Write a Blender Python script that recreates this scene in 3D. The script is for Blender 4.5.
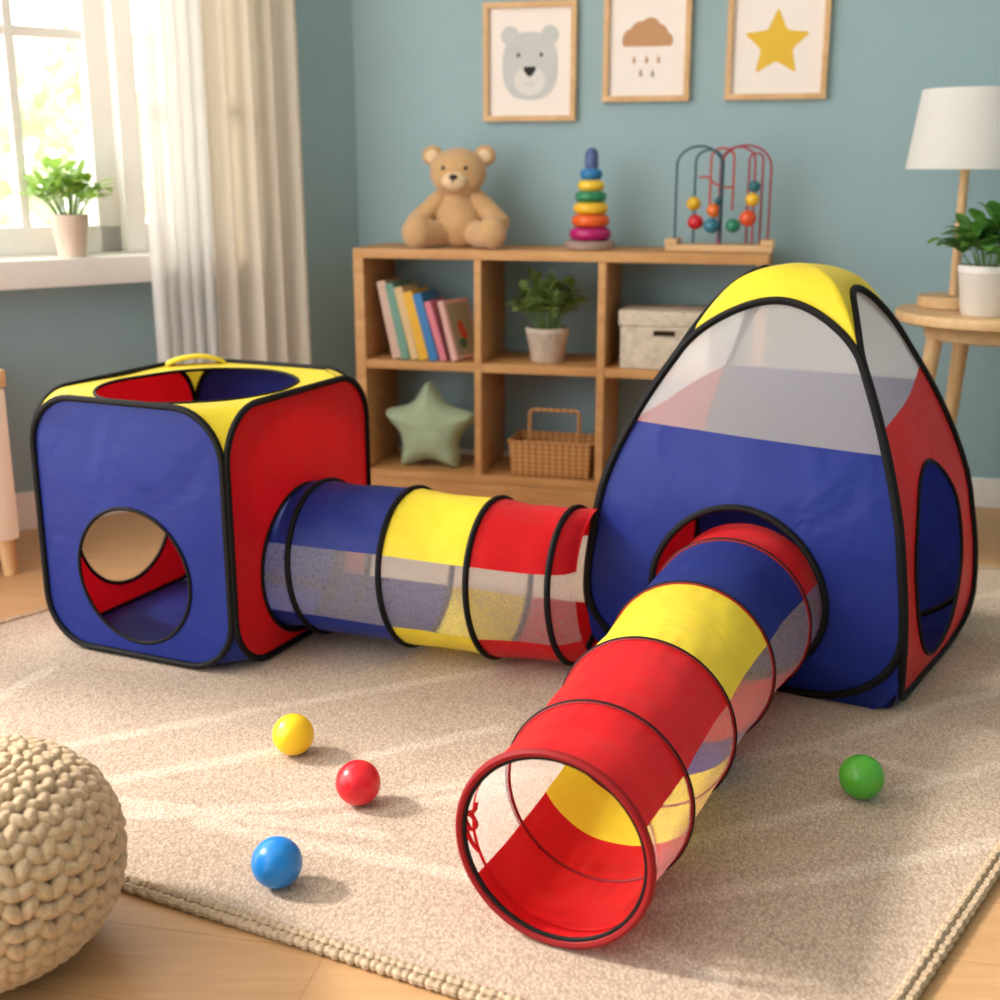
import bpy, bmesh, math, random
from mathutils import Vector, Matrix, noise
PI = math.pi
R = math.radians
scene = bpy.context.scene
for o in list(bpy.data.objects):
    bpy.data.objects.remove(o)
COL = scene.collection

# ------------------------------------------------------------------ camera, world, sun, exposure
cam_d = bpy.data.cameras.new('camera')
cam = bpy.data.objects.new('camera', cam_d)
COL.objects.link(cam)
cam.location = (0, 0, 1.05)
cam.rotation_euler = (PI/2 - math.atan(330/1240), 0, 0)
cam_d.sensor_width = 36
cam_d.lens = 44.64
cam_d.clip_start = 0.05
cam_d.dof.use_dof = True
cam_d.dof.focus_distance = 2.08
cam_d.dof.aperture_fstop = 3.3
scene.camera = cam

world = bpy.data.worlds.new('daylight')
scene.world = world
world.use_nodes = True
bg = world.node_tree.nodes['Background']
bg.inputs['Color'].default_value = (1.0, 0.985, 0.965, 1)
bg.inputs['Strength'].default_value = 3.75

sun_d = bpy.data.lights.new('sun', 'SUN')
sun_d.energy = 3.6
sun_d.angle = R(7)
sun_d.color = (1.0, 0.93, 0.84)
sun = bpy.data.objects.new('sun', sun_d)
COL.objects.link(sun)
sun.rotation_euler = Vector((1.0, -0.20, -0.78)).to_track_quat('-Z', 'Y').to_euler()

scene.view_settings.view_transform = 'Standard'
scene.view_settings.look = 'None'
scene.view_settings.gamma = 1.0
scene.view_settings.use_curve_mapping = False
scene.view_settings.exposure = 0.2

# ------------------------------------------------------------------ materials
def srgb(r, g, b):
    def f(c):
        c /= 255
        return c/12.92 if c <= 0.04045 else ((c+0.055)/1.055)**2.4
    return (f(r), f(g), f(b), 1)

class NT:
    """small node tree helper"""
    def __init__(self, name):
        self.m = bpy.data.materials.new(name)
        self.m.use_nodes = True
        self.t = self.m.node_tree
        self.b = self.t.nodes['Principled BSDF']
        self.out = self.t.nodes['Material Output']
    def n(self, kind, **kw):
        nd = self.t.nodes.new(kind)
        for k, v in kw.items():
            if k in nd.inputs:
                nd.inputs[k].default_value = v
            else:
                setattr(nd, k, v)
        return nd
    def l(self, a, b):
        self.t.links.new(a, b)
    def coords(self, scale=(1, 1, 1), rot=(0, 0, 0)):
        tc = self.n('ShaderNodeTexCoord')
        mp = self.n('ShaderNodeMapping')
        mp.inputs['Scale'].default_value = scale
        mp.inputs['Rotation'].default_value = rot
        self.l(tc.outputs['Object'], mp.inputs['Vector'])
        return mp.outputs['Vector']
    def noise(self, vec, scale, detail=3, rough=0.55):
        nd = self.n('ShaderNodeTexNoise')
        nd.inputs['Scale'].default_value = scale
        nd.inputs['Detail'].default_value = detail
        nd.inputs['Roughness'].default_value = rough
        if vec is not None:
            self.l(vec, nd.inputs['Vector'])
        return nd.outputs['Fac']
    def ramp(self, fac, stops):
        r = self.n('ShaderNodeValToRGB')
        el = r.color_ramp.elements
        while len(el) < len(stops):
            el.new(0.5)
        for e, (p, c) in zip(el, stops):
            e.position = p
            e.color = c
        self.l(fac, r.inputs['Fac'])
        return r.outputs['Color']
    def bump(self, h, strength, dist, normal=None):
        b = self.n('ShaderNodeBump')
        b.inputs['Strength'].default_value = strength
        b.inputs['Distance'].default_value = dist
        self.l(h, b.inputs['Height'])
        if normal is not None:
            self.l(normal, b.inputs['Normal'])
        self.l(b.outputs['Normal'], self.b.inputs['Normal'])
        return b.outputs['Normal']

def vary(c, k):
    return (min(1, c[0]*k), min(1, c[1]*k), min(1, c[2]*k), 1)

def plain(name, c, rough=0.5, spec=0.5, var=0.06, scale=12, bump=0.0, bscale=80, bdist=0.004):
    t = NT(name)
    v = t.coords()
    t.l(t.ramp(t.noise(v, scale), [(0.3, vary(c, 1-var)), (0.7, vary(c, 1+var))]), t.b.inputs['Base Color'])
    t.b.inputs['Roughness'].default_value = rough
    t.b.inputs['Specular IOR Level'].default_value = spec
    if bump:
        t.bump(t.noise(v, bscale, 4), bump, bdist)
    return t.m

def nylon(name, c, rough=0.42, trans=0.22):
    """thin woven nylon: soft sheen, fine wrinkles, lets some light through"""
    t = NT(name)
    v = t.coords()
    t.l(t.ramp(t.noise(v, 9, 2), [(0.3, vary(c, 0.95)), (0.7, vary(c, 1.05))]), t.b.inputs['Base Color'])
    t.b.inputs['Roughness'].default_value = rough
    t.b.inputs['Specular IOR Level'].default_value = 0.25
    t.b.inputs['Sheen Weight'].default_value = 0.05
    w = t.n('ShaderNodeTexNoise')
    w.inputs['Scale'].default_value = 9
    w.inputs['Detail'].default_value = 2
    w.inputs['Distortion'].default_value = 0.5
    t.l(v, w.inputs['Vector'])
    nrm = t.bump(w.outputs['Fac'], 0.24, 0.03)
    tr = t.n('ShaderNodeBsdfTranslucent')
    tr.inputs['Color'].default_value = c
    t.l(nrm, tr.inputs['Normal'])
    mx = t.n('ShaderNodeMixShader')
    mx.inputs['Fac'].default_value = trans
    t.l(t.b.outputs['BSDF'], mx.inputs[1])
    t.l(tr.outputs['BSDF'], mx.inputs[2])
    t.l(mx.outputs['Shader'], t.out.inputs['Surface'])
    return t.m

def netting(name, c, cover, trans=0.5):
    """open mesh cloth: a share of it is holes"""
    t = NT(name)
    v = t.coords()
    nz = t.noise(v, 420, 1)
    rmp = t.ramp(nz, [(0.4, (cover-0.02,)*3+(1,)), (0.6, (min(1, cover+0.02),)*3+(1,))])
    t.b.inputs['Base Color'].default_value = c
    t.b.inputs['Roughness'].default_value = 0.7
    t.b.inputs['Specular IOR Level'].default_value = 0.2
    tl = t.n('ShaderNodeBsdfTranslucent')
    tl.inputs['Color'].default_value = c
    m1 = t.n('ShaderNodeMixShader')
    m1.inputs['Fac'].default_value = trans
    t.l(t.b.outputs['BSDF'], m1.inputs[1])
    t.l(tl.outputs['BSDF'], m1.inputs[2])
    tp = t.n('ShaderNodeBsdfTransparent')
    m2 = t.n('ShaderNodeMixShader')
    t.l(rmp, m2.inputs['Fac'])
    t.l(tp.outputs['BSDF'], m2.inputs[1])
    t.l(m1.outputs['Shader'], m2.inputs[2])
    t.l(m2.outputs['Shader'], t.out.inputs['Surface'])
    return t.m

def wood(name, c1, c2, stretch=(2, 14, 14), rough=0.5, scale=3.0):
    t = NT(name)
    v = t.coords(stretch)
    nz = t.noise(v, scale, 5, 0.6)
    t.l(t.ramp(nz, [(0.3, c1), (0.7, c2)]), t.b.inputs['Base Color'])
    t.b.inputs['Roughness'].default_value = rough
    t.b.inputs['Specular IOR Level'].default_value = 0.35
    t.bump(nz, 0.15, 0.002)
    return t.m

def cloth(name, c, trans=0.0, weave=260):
    t = NT(name)
    v = t.coords()
    nz = t.noise(v, weave, 2)
    t.l(t.ramp(nz, [(0.3, vary(c, 0.9)), (0.7, vary(c, 1.06))]), t.b.inputs['Base Color'])
    t.b.inputs['Roughness'].default_value = 0.85
    t.b.inputs['Specular IOR Level'].default_value = 0.15
    t.bump(nz, 0.3, 0.002)
    if trans:
        tl = t.n('ShaderNodeBsdfTranslucent')
        tl.inputs['Color'].default_value = c
        mx = t.n('ShaderNodeMixShader')
        mx.inputs['Fac'].default_value = trans
        t.l(t.b.outputs['BSDF'], mx.inputs[1])
        t.l(tl.outputs['BSDF'], mx.inputs[2])
        t.l(mx.outputs['Shader'], t.out.inputs['Surface'])
    return t.m

RED = srgb(212, 14, 24)
BLUE = srgb(28, 46, 132)
YEL = srgb(246, 222, 58)
M = {}
M['red'] = nylon('red_nylon', RED)
M['blue'] = nylon('blue_nylon', BLUE)
M['yellow'] = nylon('yellow_nylon', YEL)
M['piping'] = plain('black_piping', srgb(12, 11, 12), 0.6, 0.2, 0.1, 40, 0.2, 300, 0.001)
M['red_piping'] = plain('red_piping', srgb(138, 8, 16), 0.55, 0.3)
M['net'] = netting('white_netting', srgb(248, 244, 248), 0.28)
M['net_dense'] = netting('dense_white_netting', srgb(253, 251, 253), 0.42)
M['wall'] = plain('teal_wall_paint', srgb(154, 180, 186), 0.75, 0.2, 0.03, 3, 0.05, 220, 0.001)
M['white_paint'] = plain('white_paint', srgb(240, 236, 230), 0.45, 0.4, 0.02)
M['oak'] = wood('oak', srgb(188, 134, 80), srgb(212, 162, 104))
M['oak_pale'] = wood('pale_oak', srgb(206, 164, 114), srgb(228, 190, 142))
M['oak_up'] = wood('oak_upright', srgb(206, 164, 114), srgb(228, 190, 142), (14, 14, 2))
M['linen'] = cloth('linen_curtain', srgb(248, 240, 228), 0.5)
M['cream'] = cloth('cream_upholstery', srgb(236, 224, 204))

# ------------------------------------------------------------------ mesh builders
def finish(name, bm, mat, parent=None, smooth=True, angle=40):
    me = bpy.data.meshes.new(name)
    bmesh.ops.recalc_face_normals(bm, faces=bm.faces)
    bm.to_mesh(me)
    bm.free()
    o = bpy.data.objects.new(name, me)
    COL.objects.link(o)
    for m_ in (mat if isinstance(mat, (list, tuple)) else [mat]):
        me.materials.append(m_)
    if smooth:
        for p in me.polygons:
            p.use_smooth = True
        try:
            me.set_sharp_from_angle(angle=R(angle))
        except Exception:
            pass
    if parent:
        o.parent = parent
    return o

def thing(name, label, cat, loc=(0, 0, 0), rotz=0, group=None):
    o = bpy.data.objects.new(name, None)
    o.empty_display_size = 0.05
    COL.objects.link(o)
    o.location = loc
    o.rotation_euler = (0, 0, rotz)
    o['label'] = label
    o['category'] = cat
    if group:
        o['group'] = group
    return o

def tag(o, label, cat, group=None):
    o['label'] = label
    o['category'] = cat
    if group:
        o['group'] = group
    return o

def struct(o):
    o['kind'] = 'structure'
    return o

def box(bm, x0, x1, y0, y1, z0, z1, bev=0.0, mat=None, M4=None):
    r = bmesh.ops.create_cube(bm, size=1)
    vs = r['verts']
    for v in vs:
        v.co = Vector(((x0+x1)/2 + v.co.x*(x1-x0), (y0+y1)/2 + v.co.y*(y1-y0), (z0+z1)/2 + v.co.z*(z1-z0)))
    if M4 is not None:
        bmesh.ops.transform(bm, matrix=M4, verts=vs)
    if bev:
        es = list({e for v in vs for e in v.link_edges})
        bmesh.ops.bevel(bm, geom=es, offset=bev, segments=2, profile=0.7, affect='EDGES')

def lathe(bm, prof, segs=32, M4=None, close=True):
    """prof: list of (r, z) bottom to top"""
    rings = []
    for r, z in prof:
        ring = []
        for k in range(segs):
            a = 2*PI*k/segs
            p = Vector((r*math.cos(a), r*math.sin(a), z))
            ring.append(bm.verts.new(M4 @ p if M4 is not None else p))
        rings.append(ring)
    for a, b in zip(rings, rings[1:]):
        for k in range(segs):
            bm.faces.new((a[k], a[(k+1) % segs], b[(k+1) % segs], b[k]))
    if close:
        if prof[0][0] > 1e-5:
            bm.faces.new(rings[0][::-1])
        if prof[-1][0] > 1e-5:
            bm.faces.new(rings[-1])
    return rings

def tube(bm, pts, rad, segs=8, closed=False, flat=None):
    """tube along points; rad a number or list; flat=(vector fn, k) not needed"""
    pts = [Vector(p) for p in pts]
    n = len(pts)
    rads = rad if isinstance(rad, (list, tuple)) else [rad]*n
    rings = []
    up = None
    for i, p in enumerate(pts):
        if closed:
            t = pts[(i+1) % n] - pts[i-1]
        else:
            t = pts[min(i+1, n-1)] - pts[max(i-1, 0)]
        t.normalize()
        if up is None:
            up = t.orthogonal().normalized()
        up = (up - t*up.dot(t))
        if up.length < 1e-6:
            up = t.orthogonal()
        up.normalize()
        sd = t.cross(up)
        rings.append([bm.verts.new(p + (up*math.cos(2*PI*k/segs) + sd*math.sin(2*PI*k/segs))*rads[i]) for k in range(segs)])
    rng = range(n) if closed else range(n-1)
    for i in rng:
        a, b = rings[i], rings[(i+1) % n]
        off = 0
        if closed and i == n-1:   # match the frames where the loop closes
            off = min(range(segs), key=lambda q: (a[0].co - b[q].co).length)
        for k in range(segs):
            bm.faces.new((a[k], a[(k+1) % segs], b[(k+1+off) % segs], b[(k+off) % segs]))
    if not closed:
        bm.faces.new(rings[0][::-1])
        bm.faces.new(rings[-1])

def ball(bm, c, r, segs=16, rings=10, M4=None):
    if not isinstance(r, (tuple, list)):
        r = (r, r, r)
    mt = Matrix.Translation(Vector(c)) @ (M4 if M4 is not None else Matrix.Identity(4)) @ Matrix.Diagonal((r[0], r[1], r[2], 1))
    lo, hi = bm.verts.new(mt @ Vector((0, 0, -1))), bm.verts.new(mt @ Vector((0, 0, 1)))
    rs = []
    for i in range(1, rings):
        ph = PI*i/rings
        rs.append([bm.verts.new(mt @ Vector((math.sin(ph)*math.cos(2*PI*k/segs), math.sin(ph)*math.sin(2*PI*k/segs), -math.cos(ph)))) for k in range(segs)])
    for k in range(segs):
        k2 = (k+1) % segs
        bm.faces.new((lo, rs[0][k2], rs[0][k]))
        bm.faces.new((hi, rs[-1][k], rs[-1][k2]))
        for a, b in zip(rs, rs[1:]):
            bm.faces.new((a[k], a[k2], b[k2], b[k]))

def strip_grid(bm, rows):
    """rows of points -> quads"""
    vs = [[bm.verts.new(p) for p in r] for r in rows]
    for a, b in zip(vs, vs[1:]):
        for k in range(len(a)-1):
            bm.faces.new((a[k], a[k+1], b[k+1], b[k]))

def polygon_prism(bm, pts, y0, y1):
    """pts in xz plane, extruded between y0 and y1"""
    a = [bm.verts.new((x, y0, z)) for x, z in pts]
    b = [bm.verts.new((x, y1, z)) for x, z in pts]
    bm.faces.new(a)
    bm.faces.new(b[::-1])
    n = len(pts)
    for k in range(n):
        bm.faces.new((a[k], b[k], b[(k+1) % n], a[(k+1) % n]))

def ray_poly(c, a, poly):
    dx, dy = math.cos(a), math.sin(a)
    best = 0.0
    n = len(poly)
    for i in range(n):
        x1, y1 = poly[i][0]-c[0], poly[i][1]-c[1]
        x2, y2 = poly[(i+1) % n][0]-c[0], poly[(i+1) % n][1]-c[1]
        ex, ey = x2-x1, y2-y1
        den = dx*ey - dy*ex
        if abs(den) < 1e-12:
            continue
        t = (x1*ey - y1*ex)/den
        u = (x1*dy - y1*dx)/den
        if -1e-6 <= u <= 1+1e-6 and t > best:
            best = t
    return best

def polar_fill(bm, poly, c, fmap, hole=None, nang=140, nr=10, corners=()):
    """fill a star-shaped outline around c, leaving an elliptic hole (rx, ry) open"""
    angs = [2*PI*k/nang for k in range(nang)]
    for q in corners:
        angs.append(math.atan2(q[1]-c[1], q[0]-c[0]) % (2*PI))
    angs = sorted(angs)
    out = [angs[0]]
    for a in angs[1:]:
        if a - out[-1] > 1e-4:
            out.append(a)
    angs = out
    rings = []
    for k in range(nr+1):
        f = k/nr
        ring = []
        for a in angs:
            ro = ray_poly(c, a, poly)
            if hole:
                ri = hole[0]*hole[1]/math.hypot(hole[1]*math.cos(a), hole[0]*math.sin(a))
            else:
                ri = 0.02*ro
            r = ri + (ro-ri)*f
            ring.append(bm.verts.new(fmap(c[0]+r*math.cos(a), c[1]+r*math.sin(a))))
        rings.append(ring)
    n = len(angs)
    for a, b in zip(rings, rings[1:]):
        for k in range(n):
            bm.faces.new((a[k], a[(k+1) % n], b[(k+1) % n], b[k]))
    if not hole:
        bm.faces.new(rings[0])

def clip_poly(poly, f):
    """keep the side where f(p) >= 0"""
    out = []
    n = len(poly)
    for i in range(n):
        p, q = poly[i], poly[(i+1) % n]
        fp, fq = f(p), f(q)
        if fp >= 0:
            out.append(p)
        if (fp >= 0) != (fq >= 0):
            t = fp/(fp-fq)
            out.append((p[0]+(q[0]-p[0])*t, p[1]+(q[1]-p[1])*t))
    return out

def interp(tab, x):
    if x <= tab[0][0]:
        return tab[0][1]
    for i in range(len(tab)-1):
        (x0, y0), (x1, y1) = tab[i], tab[i+1]
        if x <= x1:
            m0 = (y1-tab[i-1][1])/(x1-tab[i-1][0]) if i > 0 else (y1-y0)/(x1-x0)
            m1 = (tab[i+2][1]-y0)/(tab[i+2][0]-x0) if i+2 < len(tab) else (y1-y0)/(x1-x0)
            h = x1-x0
            t = (x-x0)/h
            return ((2*t**3-3*t**2+1)*y0 + (t**3-2*t**2+t)*h*m0 + (-2*t**3+3*t**2)*y1 + (t**3-t**2)*h*m1)
    return tab[-1][1]

def wob(p, amp, scale=6.0, seed=0.0):
    return amp*noise.noise(Vector((p[0]*scale+seed, p[1]*scale-seed, p[2]*scale+2*seed)))

# ------------------------------------------------------------------ the setting
FZ = -0.012            # floor level; the rug's top is at z = 0
BW, BA = Vector((0.403, 4.207, 0)), R(-14.39)      # back wall frame: x along the wall, y into it
LW, LA = Vector((-0.495, 4.437, 0)), R(39.55)      # window wall frame

def frame_pt(O, a, x, y, z=0):
    return Vector((O.x + x*math.cos(a) - y*math.sin(a), O.y + x*math.sin(a) + y*math.cos(a), z))

# floor: oak planks
t = NT('oak_planks')
v = t.coords((1, 1, 1), (0, 0, R(12)))
br = t.n('ShaderNodeTexBrick')
br.offset = 0.37
br.inputs['Scale'].default_value = 1.0
br.inputs['Brick Width'].default_value = 1.5
br.inputs['Row Height'].default_value = 0.16
br.inputs['Mortar Size'].default_value = 0.0016
br.inputs['Mortar Smooth'].default_value = 0.3
br.inputs['Bias'].default_value = 0.0
br.inputs['Color1'].default_value = srgb(196, 152, 107)
br.inputs['Color2'].default_value = srgb(205, 162, 116)
br.inputs['Mortar'].default_value = srgb(182, 138, 95)
t.l(v, br.inputs['Vector'])
v2 = t.coords((1.4, 16, 1), (0, 0, R(12)))
gr = t.noise(v2, 3.2, 6, 0.62)
mixc = t.n('ShaderNodeMixRGB', blend_type='MULTIPLY')
mixc.inputs['Fac'].default_value = 0.75
t.l(br.outputs['Color'], mixc.inputs['Color1'])
t.l(t.ramp(gr, [(0.3, (0.82, 0.78, 0.73, 1)), (0.65, (1.0, 1.0, 1.0, 1))]), mixc.inputs['Color2'])
t.l(mixc.outputs['Color'], t.b.inputs['Base Color'])
t.b.inputs['Roughness'].default_value = 0.42
t.b.inputs['Specular IOR Level'].default_value = 0.4
t.bump(br.outputs['Fac'], -0.3, 0.002)
M['floor'] = t.m
bm = bmesh.new()
box(bm, -3.2, 3.0, -1.8, 5.4, FZ-0.06, FZ)
# trimmed to the room: keep the side in front of both walls
fl = struct(finish('floor', bm, M['floor'], smooth=False))

# back wall
bm = bmesh.new()
box(bm, -0.93, 2.6, 0, 0.1, FZ, 3.3)
bw = struct(finish('wall_back', bm, M['wall'], smooth=False))
bw.location = BW
bw.rotation_euler = (0, 0, BA)
bm = bmesh.new()
box(bm, -0.92, 2.6, -0.016, -0.0005, FZ, 0.085, 0.004)
o = struct(finish('baseboard_back', bm, M['white_paint']))
o.location = BW
o.rotation_euler = (0, 0, BA)

# window wall with its opening
WX0, WX1, WZ0, WZ1 = -2.62, -0.600, 0.80, 3.10
bm = bmesh.new()
box(bm, -2.75, WX0, 0, 0.1, FZ, 3.3)
box(bm, WX1, 0.02, 0, 0.1, FZ, 3.3)
box(bm, WX0, WX1, 0, 0.1, FZ, WZ0)
box(bm, WX0, WX1, 0, 0.1, WZ1, 3.3)
wl = struct(finish('wall_left', bm, M['wall'], smooth=False))
wl.location = LW
wl.rotation_euler = (0, 0, LA)
bm = bmesh.new()
box(bm, -2.75, -0.02, -0.016, -0.0005, FZ, 0.105, 0.004)
o = struct(finish('baseboard_left', bm, M['white_paint']))
o.location = LW
o.rotation_euler = (0, 0, LA)

bm = bmesh.new()
lo_ = [bm.verts.new((x, y, 3.3005)) for x, y in ((-2.63, -1.7), (2.55, -1.7), (2.55, 3.70), (-0.47, 4.50), (-2.63, 2.70))]
hi_ = [bm.verts.new((v_.co.x, v_.co.y, 3.36)) for v_ in lo_]
bm.faces.new(lo_)
bm.faces.new(hi_[::-1])
for k in range(5):
    bm.faces.new((lo_[k], hi_[k], hi_[(k+1) % 5], lo_[(k+1) % 5]))
struct(finish('ceiling', bm, M['white_paint'], smooth=False))
bm = bmesh.new()
box(bm, 2.45, 2.55, -1.6, 3.60, FZ, 3.3)
struct(finish('wall_right', bm, M['wall'], smooth=False))
bm = bmesh.new()
box(bm, -2.6, 2.55, -1.7, -1.6, FZ, 3.3)
struct(finish('wall_front', bm, M['wall'], smooth=False))

win = thing('window_1', 'tall white window with muntin bars above the deep sill', 'window', LW, LA)
del win['category']
del win['label']
win['kind'] = 'structure'
bm = bmesh.new()      # casing round the opening
box(bm, WX1-0.008, WX1+0.055, -0.022, -0.001, 0.80, WZ1+0.06, 0.004)
box(bm, WX0-0.055, WX0+0.008, -0.022, -0.001, 0.80, WZ1+0.06, 0.004)
box(bm, WX0-0.055, WX1+0.055, -0.022, -0.001, WZ1-0.008, WZ1+0.06, 0.004)
box(bm, -0.853, -0.790, -0.022, 0.09, 0.806, WZ1-0.001, 0.004)      # post between the main light and the side light
finish('casing', bm, M['white_paint'], win)
bm = bmesh.new()      # sash frame
box(bm, -0.920, -0.846, 0.03, 0.085, 0.806, WZ1-0.001, 0.005)
box(bm, WX1-0.05, WX1-0.001, 0.03, 0.085, 0.806, WZ1-0.001, 0.005)
box(bm, WX0+0.001, WX0+0.075, 0.03, 0.085, 0.806, WZ1-0.001, 0.005)
box(bm, WX0+0.075, WX1-0.051, 0.03, 0.085, 0.806, 0.888, 0.005)
box(bm, WX0+0.075, WX1-0.051, 0.03, 0.085, WZ1-0.08, WZ1-0.001, 0.005)
finish('sash', bm, M['white_paint'], win)
bm = bmesh.new()
for x in (-1.135, -1.36, -1.585, -1.81, -2.035, -2.26, -2.485):
    box(bm, x-0.014, x+0.014, 0.042, 0.074, 0.885, WZ1-0.07, 0.003)
for z in (1.435, 1.99, 2.54):
    box(bm, WX0+0.07, WX1-0.045, 0.044, 0.072, z-0.015, z+0.015, 0.003)
finish('muntin', bm, M['white_paint'], win)
t = NT('window_glass')
gl = t.n('ShaderNodeBsdfGlossy', Roughness=0.03)
tp = t.n('ShaderNodeBsdfTransparent')
tp.inputs['Color'].default_value = (0.97, 0.985, 0.98, 1)
mx = t.n('ShaderNodeMixShader')
mx.inputs['Fac'].default_value = 0.05
t.l(tp.outputs['BSDF'], mx.inputs[1])
t.l(gl.outputs['BSDF'], mx.inputs[2])
t.l(mx.outputs['Shader'], t.out.inputs['Surface'])
M['glass'] = t.m
bm = bmesh.new()
box(bm, WX0+0.07, WX1-0.045, 0.056, 0.060, 0.88, WZ1-0.07)
finish('pane', bm, M['glass'], win, smooth=False)
bm = bmesh.new()
box(bm, WX0-0.08, WX1+0.07, -0.125, -0.0005, 0.722, 0.802, 0.006)
box(bm, WX0+0.002, WX1-0.002, -0.02, 0.098, 0.790, 0.806, 0.003)
sill = finish('window_sill', bm, M['white_paint'], win)

# ------------------------------------------------------------------ curtains
def curtain(name, label, x0, x1, y, amp, folds, z0, z1, mat, seed, flare=0.0):
    root = thing(name, label, 'curtain', LW, LA)
    bm = bmesh.new()
    rows = []
    nx, nz = folds*14, 40
    for j in range(nz+1):
        fz = j/nz
        z = z0 + (z1-z0)*fz
        row = []
        for i in range(nx+1):
            f = i/nx
            ph = f*folds*2*PI
            a = amp*(0.75 + 0.25*math.sin(f*7+seed))*(0.75 + 0.35*(1-fz))
            xx = x0 + (x1-x0)*f + 0.006*math.sin(ph*1.0+seed+fz*2)
            xx += flare*(f-0.5)*(1-fz)
            yy = y + a*math.sin(ph + 0.5*math.sin(fz*3+seed)) + 0.4*a*math.sin(ph*0.5+seed)
            row.append((xx, yy, z))
        rows.append(row)
    strip_grid(bm, rows)
    p = finish('panel', bm, mat, root)
    so = p.modifiers.new('thickness', 'SOLIDIFY')
    so.thickness = 0.0015
    return root
t = NT('sheer_voile')
t.b.inputs['Base Color'].default_value = (0.95, 0.94, 0.92, 1)
t.b.inputs['Roughness'].default_value = 0.9
tl = t.n('ShaderNodeBsdfTranslucent')
tl.inputs['Color'].default_value = (0.97, 0.95, 0.92, 1)
m1 = t.n('ShaderNodeMixShader')
m1.inputs['Fac'].default_value = 0.55
t.l(t.b.outputs['BSDF'], m1.inputs[1])
t.l(tl.outputs['BSDF'], m1.inputs[2])
tp = t.n('ShaderNodeBsdfTransparent')
m2 = t.n('ShaderNodeMixShader')
m2.inputs['Fac'].default_value = 0.80
t.l(tp.outputs['BSDF'], m2.inputs[1])
t.l(m1.outputs['Shader'], m2.inputs[2])
t.l(m2.outputs['Shader'], t.out.inputs['Surface'])
M['sheer'] = t.m
curtain('sheer_curtain', 'sheer white curtain hanging beside the window glass', -0.85, -0.650, -0.165, 0.014, 5, FZ+0.01, 3.18, M['sheer'], 1.3)
curtain('linen_curtain', 'opaque beige linen drape between the sheer curtain and the room corner', -0.635, -0.325, -0.175, 0.019, 4, FZ+0.01, 3.18, M['linen'], 4.1, 0.02)
rod = thing('curtain_rod', 'curtain rod above the window, holding both curtains', 'curtain rod', LW, LA)
bm = bmesh.new()
tube(bm, [(-2.7, -0.17, 3.20), (-0.25, -0.17, 3.20)], 0.012, 12)
finish('pole', bm, M['white_paint'], rod)
for x in (-2.66, -0.30):
    bm = bmesh.new()
    tube(bm, [(x, 0.0, 3.20), (x, -0.17, 3.20)], 0.008, 8)
    finish('bracket', bm, M['white_paint'], rod)

# ------------------------------------------------------------------ garden beyond the window
def leaf_cards(bm, centers, size, rng, long=1.6):
    for c in centers:
        L = size*rng.uniform(0.7, 1.3)
        mt = Matrix.Translation(c) @ Matrix.Rotation(rng.uniform(0, 2*PI), 4, 'Z') @ Matrix.Rotation(rng.uniform(-1.2, 1.2), 4, 'X')
        pts = [(-L*0.5, 0, 0), (0, -L*long*0.5, 0.1*L), (L*0.5, 0, 0), (0, L*long*0.5, 0.1*L)]
        bm.faces.new([bm.verts.new(mt @ Vector(p)) for p in pts])
def leafmat(name, c1, c2):
    t = NT(name)
    v = t.coords()
    t.l(t.ramp(t.noise(v, 18, 2), [(0.35, c1), (0.65, c2)]), t.b.inputs['Base Color'])
    t.b.inputs['Roughness'].default_value = 0.55
    tl = t.n('ShaderNodeBsdfTranslucent')
    tl.inputs['Color'].default_value = c2
    mx = t.n('ShaderNodeMixShader')
    mx.inputs['Fac'].default_value = 0.35
    t.l(t.b.outputs['BSDF'], mx.inputs[1])
    t.l(tl.outputs['BSDF'], mx.inputs[2])
    t.l(mx.outputs['Shader'], t.out.inputs['Surface'])
    return t.m
M['garden'] = leafmat('garden_leaf', srgb(150, 166, 130), srgb(192, 204, 170))
M['garden_yellow'] = leafmat('garden_leaf_yellow', srgb(172, 178, 138), srgb(210, 214, 178))
M['bark'] = plain('bark', srgb(150, 136, 120), 0.8)
rng = random.Random(3)
def tree(label, loc, rad, zc, mat, n):
    root = thing('garden_tree', label, 'tree', loc)
    bm = bmesh.new()
    pts = []
    for k in range(n):
        d = Vector((rng.gauss(0, 1), rng.gauss(0, 1), rng.gauss(0, 1))).normalized()
        pts.append(Vector((0, 0, zc)) + Vector((d.x*rad, d.y*rad, d.z*rad*1.15))*rng.uniform(0.35, 1)**0.5)
    leaf_cards(bm, pts, 0.16, rng)
    finish('foliage', bm, mat, root, smooth=False)
    bm = bmesh.new()
    tube(bm, [(0, 0, -0.6), (0.05, 0, zc*0.5), (0, 0.02, zc)], [0.09, 0.07, 0.03], 10)
    finish('trunk', bm, M['bark'], root)
tree('pale green garden tree behind the left panes of the window', (-6.4, 9.0, 0), 1.45, 0.6, M['garden'], 1500)
tree('pale yellow-green garden tree behind the potted plant on the sill', (-3.2, 10.0, 0), 1.5, 0.4, M['garden_yellow'], 1500)

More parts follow.
